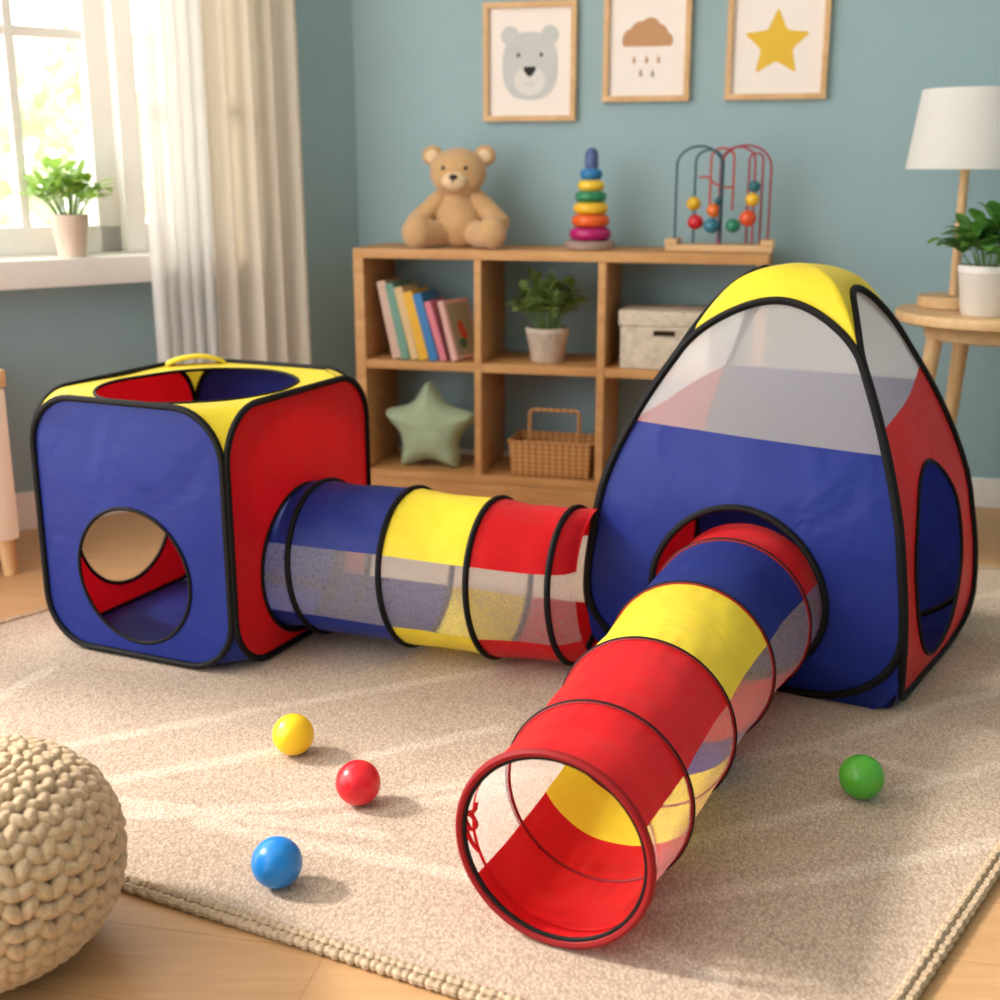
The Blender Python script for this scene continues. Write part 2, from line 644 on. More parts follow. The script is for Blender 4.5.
# ------------------------------------------------------------------ rug
K0, K1, K2, K3 = Vector((0.386, 1.208, 0)), Vector((-1.68, 2.22, 0)), Vector((-0.42, 3.75, 0)), Vector((1.80, 3.09, 0))
rug = thing('rug', 'large cream woven rug with white crossing lines under the play tents', 'rug', (0, 0, FZ))
LINES = [((-1.11, 2.14), (-0.98, 2.52)), ((-0.87, 2.12), (-0.34, 2.37)), ((-0.34, 2.37), (0.35, 2.66)), ((-0.735, 1.985), (-0.42, 2.12)),
         ((-0.625, 1.88), (-0.27, 1.93)), ((-0.27, 1.93), (0.35, 2.12)), ((-0.24, 2.10), (0.0, 2.22)), ((-0.66, 1.93), (-0.20, 1.82)),
         ((-0.50, 1.86), (-0.04, 1.69)), ((-0.30, 1.86), (0.0, 1.97)), ((0.385, 2.06), (0.64, 2.16)), ((0.64, 2.16), (0.90, 2.33)),
         ((0.585, 2.14), (0.78, 2.03)), ((0.30, 1.79), (0.585, 1.92)), ((0.585, 1.92), (1.05, 2.12)), ((0.19, 1.61), (0.52, 1.70)), ((0.52, 1.70), (0.88, 1.82)),
         ((0.19, 1.53), (0.30, 1.44)), ((0.90, 2.33), (1.4, 2.55)), ((1.0, 2.9), (1.5, 3.1))]
def seg_d(px, py, a, b):
    ax, ay = a
    bx, by = b
    ex, ey = bx-ax, by-ay
    t = max(0, min(1, ((px-ax)*ex+(py-ay)*ey)/(ex*ex+ey*ey)))
    return math.hypot(px-ax-t*ex, py-ay-t*ey)
bm = bmesh.new()
N = 260
grid = []
vals = []
for j in range(N+1):
    fj = j/N
    row = []
    for i in range(N+1):
        fi = i/N
        p = (K0*(1-fi)+K3*fi)*(1-fj) + (K1*(1-fi)+K2*fi)*fj
        row.append(bm.verts.new((p.x, p.y, -FZ + 0.0012*noise.noise(p*9))))
        w = 0.006*noise.noise(p*30)
        d = min(seg_d(p.x, p.y, a, b) for a, b in LINES) + w
        vals.append(0.62*max(0.0, min(1.0, (0.021-d)/0.010)))
    grid.append(row)
for j in range(N):
    for i in range(N):
        bm.faces.new((grid[j][i], grid[j][i+1], grid[j+1][i+1], grid[j+1][i]))
# folded-down edge
per = [grid[0][i] for i in range(N+1)] + [grid[j][N] for j in range(1, N+1)] + [grid[N][i] for i in range(N-1, -1, -1)] + [grid[j][0] for j in range(N-1, 0, -1)]
low = [bm.verts.new((q.co.x, q.co.y, 0.0005)) for q in per]
for k in range(len(per)):
    bm.faces.new((per[k], per[(k+1) % len(per)], low[(k+1) % len(per)], low[k]))
me_vals = vals + [0.0]*len(low)
t = NT('woven_rug')
v = t.coords()
vo = t.n('ShaderNodeTexVoronoi')
vo.inputs['Scale'].default_value = 215
mp = t.coords((1.0, 0.62, 1), (0, 0, R(-35)))
wv = t.n('ShaderNodeTexNoise')
wv.inputs['Scale'].default_value = 40
t.l(mp, vo.inputs['Vector'])
at = t.n('ShaderNodeAttribute', attribute_name='weave')
big = t.noise(v, 2.5, 2)
base = t.ramp(big, [(0.3, srgb(203, 185, 169)), (0.7, srgb(212, 195, 179))])
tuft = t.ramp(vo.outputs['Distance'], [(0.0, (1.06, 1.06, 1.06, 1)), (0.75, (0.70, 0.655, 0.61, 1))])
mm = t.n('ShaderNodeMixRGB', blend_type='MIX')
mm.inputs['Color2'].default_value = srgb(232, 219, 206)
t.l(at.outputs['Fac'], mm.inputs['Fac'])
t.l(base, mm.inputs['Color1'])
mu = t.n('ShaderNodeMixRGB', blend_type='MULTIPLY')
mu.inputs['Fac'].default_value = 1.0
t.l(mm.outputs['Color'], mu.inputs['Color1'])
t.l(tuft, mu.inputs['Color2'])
m3 = t.n('ShaderNodeMixRGB', blend_type='MULTIPLY')
m3.inputs['Fac'].default_value = 1.0
t.l(mu.outputs['Color'], m3.inputs['Color1'])
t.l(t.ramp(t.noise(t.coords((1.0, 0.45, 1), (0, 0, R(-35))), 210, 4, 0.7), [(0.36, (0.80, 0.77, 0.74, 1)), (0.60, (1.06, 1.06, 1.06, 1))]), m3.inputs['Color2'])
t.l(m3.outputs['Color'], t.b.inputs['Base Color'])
t.b.inputs['Roughness'].default_value = 0.95
t.b.inputs['Specular IOR Level'].default_value = 0.05
fine = t.noise(v, 260, 3)
n1 = t.bump(vo.outputs['Distance'], -1.0, 0.008)
t.bump(fine, 0.25, 0.003, n1)
M['rug'] = t.m
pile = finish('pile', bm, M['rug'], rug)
attr = pile.data.attributes.new('weave', 'FLOAT', 'POINT')
attr.data.foreach_set('value', me_vals)
M['rug_cord'] = plain('rug_edge_cord', srgb(186, 164, 138), 0.95, 0.05, 0.12, 90, 0.4, 300, 0.002)
def cord(a, b, off, rad, z):
    d = (b-a)
    L = d.length
    d.normalize()
    nrm = Vector((d.y, -d.x, 0))
    cen = (K0+K1+K2+K3)/4
    if (a-cen).dot(nrm) < 0:
        nrm = -nrm
    n = int(L/0.0028)
    pts, rr = [], []
    for k in range(n+1):
        s = L*k/n
        pts.append(a + d*s + nrm*(off + 0.0012*math.sin(s*2*PI/0.013*0.5)) + Vector((0, 0, z)))
        rr.append(rad*(0.62 + 0.42*abs(math.sin(s*PI/0.0125))))
    bm = bmesh.new()
    tube(bm, pts, rr, 7)
    return bm
for a, b in ((K0, K1), (K1, K2), (K2, K3), (K3, K0)):
    finish('edge_cord', cord(a, b, 0.004, 0.0078, 0.0085), M['rug_cord'], rug)
    finish('edge_cord', cord(a, b, -0.009, 0.0072, 0.0125), M['rug_cord'], rug)

# ------------------------------------------------------------------ cube play tent
CF = Vector((-0.563, 2.466, 0))
A1, A2 = R(156.0), R(65.5)
e1 = Vector((math.cos(A1), math.sin(A1), 0))
e2 = Vector((math.cos(A2), math.sin(A2), 0))
S, SD, HC = 0.512, 0.570, 0.578
cube = thing('play_tent_cube', 'cube pop-up play tent with blue and red sides and yellow top', 'play tent', CF + e1*S/2 + e2*SD/2)
def rel(root, p):
    return Vector(p) - root.location
def rrect(x0, x1, z0, z1, r, n=10):
    pts = []
    for cx, cz, a0 in ((x1-r, z0+r, -PI/2), (x1-r, z1-r, 0), (x0+r, z1-r, PI/2), (x0+r, z0+r, PI)):
        for k in range(n+1):
            a = a0 + PI/2*k/n
            pts.append((cx + r*math.cos(a), cz + r*math.sin(a)))
    return pts
def dense(pts, step):
    out = []
    n = len(pts)
    for i in range(n):
        a, b = Vector(pts[i]), Vector(pts[(i+1) % n])
        m = max(1, int((b-a).length/step))
        for k in range(m):
            out.append(tuple(a.lerp(b, k/m)))
    return out
def cube_face(origin, du, nrm, seed, W):
    """maps (u, z) of a side panel to 3D, bulging a little and wrinkled"""
    def f(u, z):
        p = origin + du*u + Vector((0, 0, z))
        k = max(0, math.sin(PI*max(0, min(1, u/W)))) * max(0, math.sin(PI*max(0, min(1, z/HC))))
        p = p + nrm*(0.012*k + wob(p, 0.006, 5, seed)*k)
        # top edges dip a touch between the corners
        return rel(cube, p)
    return f
CR = 0.115
sides = [('blue', CF, e1, -e2, (0.252, 0.196), (0.150, 0.153)),
         ('red', CF, e2, -e1, (0.268, 0.196), (0.168, 0.170)),
         ('red', CF+e1*S, e2, e1, (0.285, 0.235), (0.172, 0.172)),
         ('blue', CF+e2*SD, e1, e2, None, None)]
labs = ['blue front panel with a round opening', 'red panel joined to the tunnel', 'red rear panel with a round opening', 'plain blue rear panel']
for i, (mt, o0, du, nrm, hc, hr) in enumerate(sides):
    W = SD if du is e2 else S
    outl = dense(rrect(0.004, W-0.004, 0.0095, HC, CR), 0.02)
    f = cube_face(o0, du, nrm, 3.1*i, W)
    bm = bmesh.new()
    polar_fill(bm, outl, hc or (W/2, HC/2), f, hr, 150, 14)
    p = finish('side_panel', bm, M[mt], cube, angle=180)
    p['label'] = labs[i]
    bm = bmesh.new()
    tube(bm, [f(u, z) + nrm*0.002 for u, z in outl], 0.0075, 8, True)
    if hc:
        tube(bm, [f(hc[0]+hr[0]*math.cos(2*PI*k/64), hc[1]+hr[1]*math.sin(2*PI*k/64)) + nrm*0.001 for k in range(64)], 0.0048 if i else 0.0042, 8, True)
    finish('piping', bm, M['piping'], p)
# corner gussets: yellow at the top corners, blue at the bottom ones, between the rounded side loops
def gusset(bm, corner, da, db, z_of, n=10):
    rows = []
    for k in range(n+1):
        a = PI/2*k/n
        d = CR - CR*math.sin(a)          # distance from the corner along a side
        h = CR - CR*math.cos(a)          # height below (or above) the edge
        z = z_of(h)
        pa = corner + da*d + Vector((0, 0, z))
        pc = corner + (da+db)*d*0.5 + Vector((0, 0, z))
        pb = corner + db*d + Vector((0, 0, z))
        rows.append([rel(cube, pa), rel(cube, pa.lerp(pc, 0.6)), rel(cube, pc), rel(cube, pb.lerp(pc, 0.6)), rel(cube, pb)])
    strip_grid(bm, rows)
cors = [(CF, e1, e2), (CF+e1*S, -e1, e2), (CF+e2*SD, e1, -e2), (CF+e1*S+e2*SD, -e1, -e2)]
# the yellow top: flat sheet with a round opening, plus its four corner gussets
bm = bmesh.new()
def top_map(u, w):
    p = CF + e1*u + e2*w + Vector((0, 0, HC - 0.002))
    k = 16*(u/S)*(1-u/S)*(w/SD)*(1-w/SD)
    p.z += -0.006*k + wob(p, 0.004, 7, 9)
    return rel(cube, p)
oct_ = [(CR, 0), (S-CR, 0), (S, CR), (S, SD-CR), (S-CR, SD), (CR, SD), (0, SD-CR), (0, CR)]
polar_fill(bm, dense(oct_, 0.02), (S/2, SD*0.46), top_map, (0.212, 0.246), 150, 8, oct_)
for c, da, db in cors:
    gusset(bm, c, da, db, lambda h: HC-h)
top = finish('top_panel', bm, M['yellow'], cube, angle=60)
top['label'] = 'yellow top panel with a round opening'
bm = bmesh.new()
tube(bm, [top_map(S/2+0.212*math.cos(2*PI*k/64), SD*0.46+0.246*math.sin(2*PI*k/64)) for k in range(64)], 0.004, 8, True)
finish('piping', bm, M['piping'], top)
bm = bmesh.new()
def base_map(u, w):
    return rel(cube, CF + e1*u + e2*w + Vector((0, 0, 0.010 + wob((u, w, 0), 0.004, 8))))
polar_fill(bm, dense(oct_, 0.02), (S/2, SD/2), base_map, None, 120, 8, oct_)
for c, da, db in cors:
    gusset(bm, c, da, db, lambda h: 0.010+h)
fp = finish('floor_panel', bm, M['blue'], cube, angle=60)
fp['label'] = 'blue floor panel'
# yellow carrying handle sewn on at the far corner
bm = bmesh.new()
hc0 = CF + e1*S*0.90 + e2*SD*0.90 + Vector((0, 0, HC-0.004))
hd = (e1-e2).normalized()
rows = []
for k in range(25):
    a = k/24
    s = (a-0.5)*0.155
    z = 0.024*(math.sin(PI*a)**0.6)
    p = hc0 + hd*s + Vector((0, 0, z))
    nn = (e1+e2).normalized()
    rows.append([rel(cube, p - nn*0.024), rel(cube, p + Vector((0, 0, 0.004))), rel(cube, p + nn*0.024)])
strip_grid(bm, rows)
hnd = finish('handle', bm, M['yellow'], cube)
so = hnd.modifiers.new('thickness', 'SOLIDIFY')
so.thickness = 0.006

# ------------------------------------------------------------------ pyramid play tent
TF, TL, TR_ = Vector((0.788, 2.265, 0)), Vector((0.20, 2.60, 0)), Vector((1.10, 2.74, 0))
TB = TL + TR_ - TF
TC = (TL + TR_)/2
ZT = 0.860
SP = [(0, 0.94), (0.05, 0.985), (0.12, 1.005), (0.22, 0.995), (0.3, 0.965), (0.38, 0.93), (0.45, 0.872), (0.52, 0.795), (0.6, 0.69), (0.68, 0.565), (0.74, 0.48), (0.79, 0.395), (0.825, 0.31), (0.846, 0.21), (0.856, 0.11), (ZT, 0.0)]
tent = thing('play_tent_pyramid', 'tall pyramid pop-up play tent, blue and red with netting and yellow crown', 'play tent', TC)
Z1 = 0.675
def face_map(m, h, nrm, seed):
    def f(t_, z):
        z = max(0.0, min(ZT, z))
        s = interp(SP, z)
        p = TC + (m + h*t_)*s + Vector((-0.012*min(1.0, z/0.45), 0, z))
        k = max(0, 1-t_*t_)
        p += nrm*k*(0.016*math.sin(PI*min(1, z/0.7)) + wob(p, 0.007, 5, seed))
        return rel(tent, p)
    return f
def loop_outline(z2, rb=0.17, tb=0.48, zb=0.0095):
    pts = []
    n = 12
    for k in range(n+1):          # bottom right corner
        a = -PI/2 + PI/2*k/n
        pts.append((tb + (1-tb)*math.cos(a), zb + rb + rb*math.sin(a)))
    for k in range(1, 12):
        pts.append((1, zb+rb + (Z1-zb-rb)*k/12))
    for k in range(41):
        a = PI*k/40
        pts.append((math.cos(a), Z1 + (z2-Z1)*math.sin(a)))
    for k in range(1, 12):
        pts.append((-1, Z1 + (zb+rb-Z1)*k/12))
    for k in range(n+1):
        a = PI + PI/2*k/n
        pts.append((-tb + (1-tb)*math.cos(a), zb + rb + rb*math.sin(a)))
    m_ = 16
    for k in range(1, m_):
        pts.append((-tb + 2*tb*k/m_, zb))
    return pts
def lw_top(z, z2):
    if z <= Z1:
        return 1.0
    if z >= z2:
        return 0.0
    return math.sqrt(max(0, 1-((z-Z1)/(z2-Z1))**2))
def lw_bot(z, rb=0.17, tb=0.48, zb=0.0095):
    if z <= zb:
        return tb
    if z >= zb+rb:
        return 1.0
    return tb + (1-tb)*math.sqrt(max(0, 1-((z-zb-rb)/rb)**2))
faces = []
# edge start, edge end, colour, loop top, seam heights at both ends, opening centre (t,z), radii, label
for P, Q, mt, z2, sa, sb, hc, hr, lab in (
        (TL, TF, 'blue', 0.790, 0.532, 0.514, (0.01, 0.205), (0.550, 0.180), 'blue front wall with the tunnel opening'),
        (TF, TR_, 'red', 0.812, 0.555, 0.635, (-0.16, 0.268), (0.60, 0.203), 'red right wall with an oval opening'),
        (TR_, TB, 'blue', 0.848, 0.60, 0.60, None, None, 'blue rear wall'),
        (TB, TL, 'red', 0.846, 0.60, 0.532, None, None, 'red left wall')):
    mid = (P+Q)/2
    m, h = mid-TC, (Q-P)/2
    nrm = m.normalized()
    f = face_map(m, h, nrm, len(faces)*4.7)
    cr_ = (0.10, 0.66) if hc and mt == 'red' else (0.17, 0.48)
    outl = loop_outline(z2, *cr_)
    seam = lambda p, sa=sa, sb=sb: (sa+(sb-sa)*(p[0]+1)/2) - 0.035*(1-p[0]**2)*(1 if mt == 'red' and hc else 0) - p[1]
    lowp = clip_poly(outl, seam)
    upp = clip_poly(outl, lambda p: -seam(p))
    bm = bmesh.new()
    polar_fill(bm, lowp, hc or (0, 0.25), f, hr, 170, 16, [(-1, sa), (1, sb)])
    wpan = finish('wall_panel', bm, M[mt], tent, angle=180)
    wpan['label'] = lab
    bm = bmesh.new()
    polar_fill(bm, upp, (0, 0.62), f, None, 150, 10, [(-1, sa), (1, sb)])
    npan = finish('mesh_panel', bm, M['net_dense'], tent, angle=180)
    npan['label'] = 'white netting window above the %s wall' % mt
    bm = bmesh.new()
    tube(bm, [f(a, b) + nrm*0.003 for a, b in outl], 0.0082, 8, True)
    finish('piping', bm, M['piping'], wpan)
    if hc:
        bm = bmesh.new()
        rr = 0.0075 if mt == 'blue' else 0.0042
        tube(bm, [f(hc[0]+hr[0]*math.cos(2*PI*k/72), hc[1]+hr[1]*math.sin(2*PI*k/72)) + nrm*0.002 for k in range(72)], rr, 8, True)
        finish('opening_piping', bm, M['piping'], wpan)
    faces.append((f, z2, cr_))
bm = bmesh.new()
bmb = bmesh.new()
for f, z2, cr_ in faces:
    for sg in (-1, 1):
        rows = []
        nz = 34
        for k in range(nz+1):
            z = Z1 + (ZT-Z1)*(math.sin(PI/2*k/nz))
            w0 = lw_top(z, z2)
            rows.append([f(sg*(w0 + (1-w0)*j/8), z) for j in range(9)])
        strip_grid(bm, rows)
        rows = []
        for k in range(15):
            z = 0.001 + 0.175*k/14
            w0 = lw_bot(z, *cr_)
            w1 = 1 - 0.10*max(0, 1-z/0.06)**2
            rows.append([f(sg*(w0 + (max(w1, w0)-w0)*j/5), z) for j in range(6)])
        strip_grid(bmb, rows)
bmesh.ops.remove_doubles(bm, verts=bm.verts, dist=0.0006)
cr = finish('crown', bm, M['yellow'], tent, angle=180)
cr['label'] = 'yellow crown'
q = [TL, TF, TR_, TB]
fp2 = [rel(tent, TC + (c-TC)*0.925 + Vector((0, 0, 0.005))) for c in q]
rows = []
for j in range(13):
    a = fp2[0].lerp(fp2[3], j/12)
    b = fp2[1].lerp(fp2[2], j/12)
    rows.append([a.lerp(b, i/12) + Vector((0, 0, 0.002*(1+noise.noise(a.lerp(b, i/12)*9)))) for i in range(13)])
strip_grid(bmb, rows)
fpo = finish('floor_panel', bmb, M['blue'], tent, angle=60)
fpo['label'] = 'blue floor panel and corner skirt'

# ------------------------------------------------------------------ tunnels
def smooth_axis(C, n):
    """Catmull-Rom through C; returns points per segment"""
    segs = []
    for i in range(len(C)-1):
        p0, p1, p2, p3 = C[max(i-1, 0)], C[i], C[i+1], C[min(i+2, len(C)-1)]
        seg = []
        for k in range(n+1):
            t_ = k/n
            seg.append(0.5*((2*p1) + (p2-p0)*t_ + (2*p0-5*p1+4*p2-p3)*t_**2 + (3*p1-p0-3*p2+p3)*t_**3))
        segs.append(seg)
    return segs
def tunnel(name, label, C, rads, colors, lower, rings, seed, head=None, lean=0.0, extra=(), late=0):
    """C ring centres (x, y), rads ring radii, rings = hoop style per ring; head fixes the hoops' facing"""
    root = thing(name, label, 'play tunnel', (C[0][0], C[0][1], 0))
    P = [Vector((c[0], c[1], r+0.0088+(c[2] if len(c) > 2 else 0))) for c, r in zip(C, rads)]
    nseg = 20
    segs = smooth_axis(P, nseg)
    def pt(i, k, th, inset=0.0):
        seg = segs[i]
        a = seg[max(k-1, 0)]
        b = seg[min(k+1, nseg)]
        if k == 0 and i > 0:
            a = segs[i-1][nseg-1]
        if k == nseg and i < len(segs)-1:
            b = segs[i+1][1]
        d = Vector((head[0], head[1], 0)) if head else Vector(((b-a).x, (b-a).y, 0))
        d.normalize()
        sd = Vector((d.y, -d.x, 0))
        up = (Vector((0, 0, 1)) - d*lean).normalized()
        f = k/nseg
        r = rads[i]*(1-f) + rads[i+1]*f
        sag = math.sin(PI*f)
        q = seg[k] + sd*math.sin(th)*r + up*math.cos(th)*r
        nz = noise.noise(Vector((q.x*8+seed, q.y*8, q.z*8))) + 0.5*noise.noise(Vector((q.x*20+seed, q.y*20, q.z*20)))
        near = min(f, 1-f)
        puck = 0.0014*math.sin(th*27+seed+3*noise.noise(Vector((th*2, seed, i))))*math.exp(-near*9)*(1-math.exp(-near*60))
        rr = r - sag*(0.0035 + 0.0042*nz) + puck - inset
        q = seg[k] + sd*math.sin(th)*rr + up*math.cos(th)*rr
        return q - root.location
    T1, T2 = R(66), R(122)
    for i, cname in enumerate(colors):
        for cn, lo, hi in ((cname, -T1, T1), (lower[i], T2, 2*PI-T2)):
            n = 72
            bm = bmesh.new()
            ks = [(i, k) for k in range(nseg+1)]
            if late and lo == T2 and i in (1, 2):
                ks = ks[late:]
            if late and lo == T2 and i in (0, 1):
                ks += [(i+1, k) for k in range(1, late+1)]
            strip_grid(bm, [[pt(i_, k, lo+(hi-lo)*j/n) for j in range(n+1)] for i_, k in ks])
            p = finish('fabric_panel', bm, M[cn], root, angle=180)
            p['label'] = '%s nylon panel' % cn
        for lo, hi in ((T1, T2), (-T2, -T1)):
            n = 30
            bm = bmesh.new()
            strip_grid(bm, [[pt(i, k, lo+(hi-lo)*j/n) for j in range(n+1)] for k in range(nseg+1)])
            p = finish('mesh_panel', bm, M['net'], root, angle=180)
            p['label'] = 'white netting strip'
    for i, st in enumerate(rings):
        ii, kk = (i, 0) if i < len(segs) else (len(segs)-1, nseg)
        bm = bmesh.new()
        tube(bm, [pt(ii, kk, 2*PI*j/72, st[2]) for j in range(72)], st[1], 8, True)
        hp = finish('hoop', bm, M[st[0]], root)
        hp['label'] = 'black hoop' if st[0] == 'piping' else 'red hoop'
        if len(st) > 3:           # the dark binding beside a red hoop
            bm = bmesh.new()
            tube(bm, [pt(ii, kk, 2*PI*j/72, st[2]+st[4]) for j in range(72)], st[3], 8, True)
            finish('binding', bm, M['piping'], hp)
    for i, k in extra:            # flat inner seam bands
        bm = bmesh.new()
        rows = [[pt(i, kk, 2*PI*j/72, 0.0025) for j in range(73)] for kk in (k, k+1)]
        strip_grid(bm, rows)
        finish('seam_band', bm, M['red'], root, angle=180)
    return root, pt
B_ = ('piping', 0.0072, -0.001)
C1 = [(-0.466, 2.725, 0.022), (-0.388, 2.705, 0.019), (-0.185, 2.640, 0.012), (0.000, 2.585, 0.005), (0.166, 2.562), (0.226, 2.592)]
tunnel('play_tunnel', 'short play tunnel with black hoops joining the cube tent to the pyramid tent', C1,
       [0.171, 0.171, 0.174, 0.173, 0.168, 0.166], ['blue', 'blue', 'yellow', 'red', 'red'], ['blue', 'blue', 'yellow', 'red', 'red'],
       [B_, B_, B_, B_, B_], 2.0, (0.914, -0.407), 0.08)
C2 = [(0.072, 1.517), (0.145, 1.672), (0.242, 1.900), (0.351, 2.143), (0.462, 2.362), (0.515, 2.458)]
thin = ('red_piping', 0.0036, -0.0005, 0.0024, -0.0030)
t2, pt2 = tunnel('play_tunnel', 'play tunnel running from the pyramid tent to its open red mouth in front', C2,
                 [0.1425, 0.1440, 0.149, 0.156, 0.164, 0.168], ['red', 'red', 'yellow', 'blue', 'red'], ['red', 'yellow', 'blue', 'red', 'red'],
                 [('red_piping', 0.0066, 0.0, 0.0036, 0.0068), thin, thin, thin, thin], 7.0, None, 0.0, ((0, 5),), 9)
# red tie ribbons at the mouth
bm = bmesh.new()
a0 = pt2(0, 0, -R(82), 0.004)
inx = Vector((0.42, 0.90, 0)).normalized()
rt = Vector((0.90, -0.42, 0))
def ribbon(bm, pts, w):
    rows = []
    for k, p in enumerate(pts):
        d = (pts[min(k+1, len(pts)-1)] - pts[max(k-1, 0)]).normalized()
        sd = d.cross(Vector((0.3, -0.9, 0.3))).normalized()*w
        rows.append([p-sd, p+sd])
    strip_grid(bm, rows)
def rib(pts):
    pts = [Vector(p) for p in pts]
    P_ = []
    for s in smooth_axis(pts, 8):
        P_ += s[:-1]
    return P_ + [pts[-1]]
for pl in ([(0, 0, 0.030), (0.006, 0, 0.018), (0.002, 0, 0.004), (0.016, 0, 0.010), (0.020, 0, 0.024)],
           [(0.002, 0, 0.004), (0.014, 0, 0.000), (0.020, 0, -0.012), (0.012, 0, -0.020), (0.004, 0, -0.010), (0.002, 0, 0.004)],
           [(0.002, 0, 0.000), (0.004, 0, -0.022), (0.012, 0, -0.040), (0.024, 0, -0.052)]):
    ribbon(bm, rib([a0 + rt*(p[0]) + inx*0.002 + Vector((0, 0, p[2])) for p in pl]), 0.0032)
tie = finish('tie_ribbon', bm, M['red'], t2)
so = tie.modifiers.new('thickness', 'SOLIDIFY')
so.thickness = 0.001

# ------------------------------------------------------------------ balls
def plastic(name, c):
    t = NT(name)
    v = t.coords()
    t.l(t.ramp(t.noise(v, 20, 2), [(0.3, vary(c, 0.97)), (0.7, vary(c, 1.03))]), t.b.inputs['Base Color'])
    t.b.inputs['Roughness'].default_value = 0.28
    t.b.inputs['Specular IOR Level'].default_value = 0.5
    return t.m
for (x, y), c, nm, lab in (((-0.383, 2.096), srgb(248, 204, 30), 'yellow', 'glossy yellow plastic ball on the rug'),
                           ((-0.242, 1.909), srgb(222, 24, 40), 'red', 'glossy red plastic ball on the rug'),
                           ((-0.337, 1.657), srgb(24, 130, 214), 'light_blue', 'glossy light blue plastic ball nearest the knitted pouf'),
                           ((0.623, 1.930), srgb(78, 166, 46), 'green', 'glossy green plastic ball right of the open tunnel')):
    bm = bmesh.new()
    r = 0.0385
    bmesh.ops.create_uvsphere(bm, u_segments=48, v_segments=32, radius=r)
    for v_ in bm.verts:             # the moulding seam
        if abs(v_.co.z) < 0.0006:
            v_.co *= 1.006
    o = finish('play_ball', bm, plastic(nm+'_plastic', c))
    o.location = (x, y+0.012, r+0.0012)
    o.rotation_euler = (R(50), R(20), 0)
    tag(o, lab, 'ball', 'play pit balls')

# ------------------------------------------------------------------ knitted pouf
t = NT('knit_yarn')
v = t.coords()
nz = t.noise(v, 160, 4)
t.l(t.ramp(nz, [(0.3, srgb(186, 160, 128)), (0.7, srgb(212, 188, 156))]), t.b.inputs['Base Color'])
t.b.inputs['Roughness'].default_value = 0.95
t.b.inputs['Specular IOR Level'].default_value = 0.08
t.b.inputs['Sheen Weight'].default_value = 0.2
t.bump(nz, 0.5, 0.004)
M['yarn'] = t.m
pouf_loc = (-0.716, 1.512, FZ)
bm = bmesh.new()
PR, PH = 0.192, 0.148
def pouf_pt(phi, th, k=1.0):
    """phi from the bottom pole 0..pi"""
    c, s = math.cos(phi), math.sin(phi)
    ex = 0.82
    r = PR*(abs(s)**ex)*k
    z = -PH*math.copysign(abs(c)**0.9, c)*k
    return Vector((r*math.cos(th), r*math.sin(th), z+PH+0.012))
rows = []
for i in range(25):
    phi = PI*i/24
    rows.append([pouf_pt(max(0.02, min(PI-0.02, phi)), 2*PI*j/48, 0.93) for j in range(49)])
strip_grid(bm, rows)
NC, NR = 28, 18
rng = random.Random(5)
for j in range(NC):
    for i in range(NR):
        phi = R(14) + (PI-R(17))*(i+0.5*(j % 2))/NR
        th0 = 2*PI*j/NC
        circ = 2*PI*PR*math.sin(phi)**0.82/NC
        kx = min(1.0, circ/0.038)
        if kx < 0.28 and j % 2:
            continue
        for sg in (-1, 1):
            th = th0 + sg*0.25*2*PI/NC
            p = pouf_pt(phi, th, 0.965)
            up = (pouf_pt(min(PI-0.01, phi+0.05), th) - pouf_pt(phi-0.05, th)).normalized()
            ac = Vector((-math.sin(th), math.cos(th), 0))
            nn = ac.cross(up).normalized()
            d = (up*0.80 + ac*sg*0.62).normalized() if i % 2 else (up*0.45 + ac*sg*0.9).normalized()
            w = d.cross(nn).normalized()
            mt = Matrix((( d.x, w.x, nn.x, 0), (d.y, w.y, nn.y, 0), (d.z, w.z, nn.z, 0), (0, 0, 0, 1)))
            L = 0.0195*(0.55+0.45*kx)*rng.uniform(0.93, 1.07)
            ball(bm, p + nn*rng.uniform(0, 0.002), (L, 0.0118*(0.5+0.5*kx), 0.0128*(0.55+0.45*kx)), 10, 6, mt)
zmin = min(v_.co.z for v_ in bm.verts)
for v_ in bm.verts:
    v_.co.z -= zmin
o = finish('knitted_pouf', bm, M['yarn'], angle=180)
o.location = pouf_loc
tag(o, 'round beige chunky knitted pouf on the wood floor in front', 'pouf')

# ------------------------------------------------------------------ shelf and what stands on it
SH = frame_pt(BW, BA, 0, -0.163, FZ)
shelf = thing('cube_shelf', 'low oak cube shelf standing against the teal wall', 'shelf', SH, BA)
D2 = 0.158
ZS = [0.0-FZ, 0.075-FZ]                # plinth bottom/top relative to floor
zb0, zb1 = 0.045-FZ, 0.070-FZ
zm0, zm1 = 0.415-FZ, 0.443-FZ
zt0, zt1 = 0.774-FZ, 0.805-FZ
xl0, xl1 = -0.828, -0.793
xr0, xr1 = 0.463, 0.497
def part_box(name, parent, mat, *b, bev=0.002):
    bm = bmesh.new()
    box(bm, *b, bev)
    return finish(name, bm, mat, parent)
part_box('top_board', shelf, M['oak'], xl0, xr1, -D2, D2, zt0, zt1)
for a, b in ((xl0, xl1), (xr0, xr1)):
    part_box('end_panel', shelf, M['oak'], a, b, -D2, D2, 0, zt0-0.0005)
for a, b in ((-0.420, -0.397), (-0.019, 0.006)):
    part_box('divider', shelf, M['oak'], a, b, -D2+0.001, D2, zb1+0.0005, zt0-0.0005)
for a, b in ((xl1, -0.420), (-0.397, -0.019), (0.006, xr0)):
    part_box('shelf_board', shelf, M['oak'], a+0.0005, b-0.0005, -D2+0.002, D2, zm0, zm1)
part_box('base_board', shelf, M['oak'], xl1+0.0005, xr0-0.0005, -D2, D2, zb0, zb1)
part_box('plinth', shelf, M['oak'], xl1+0.0005, xr0-0.0005, -D2+0.004, -D2+0.022, 0, zb0-0.0005)
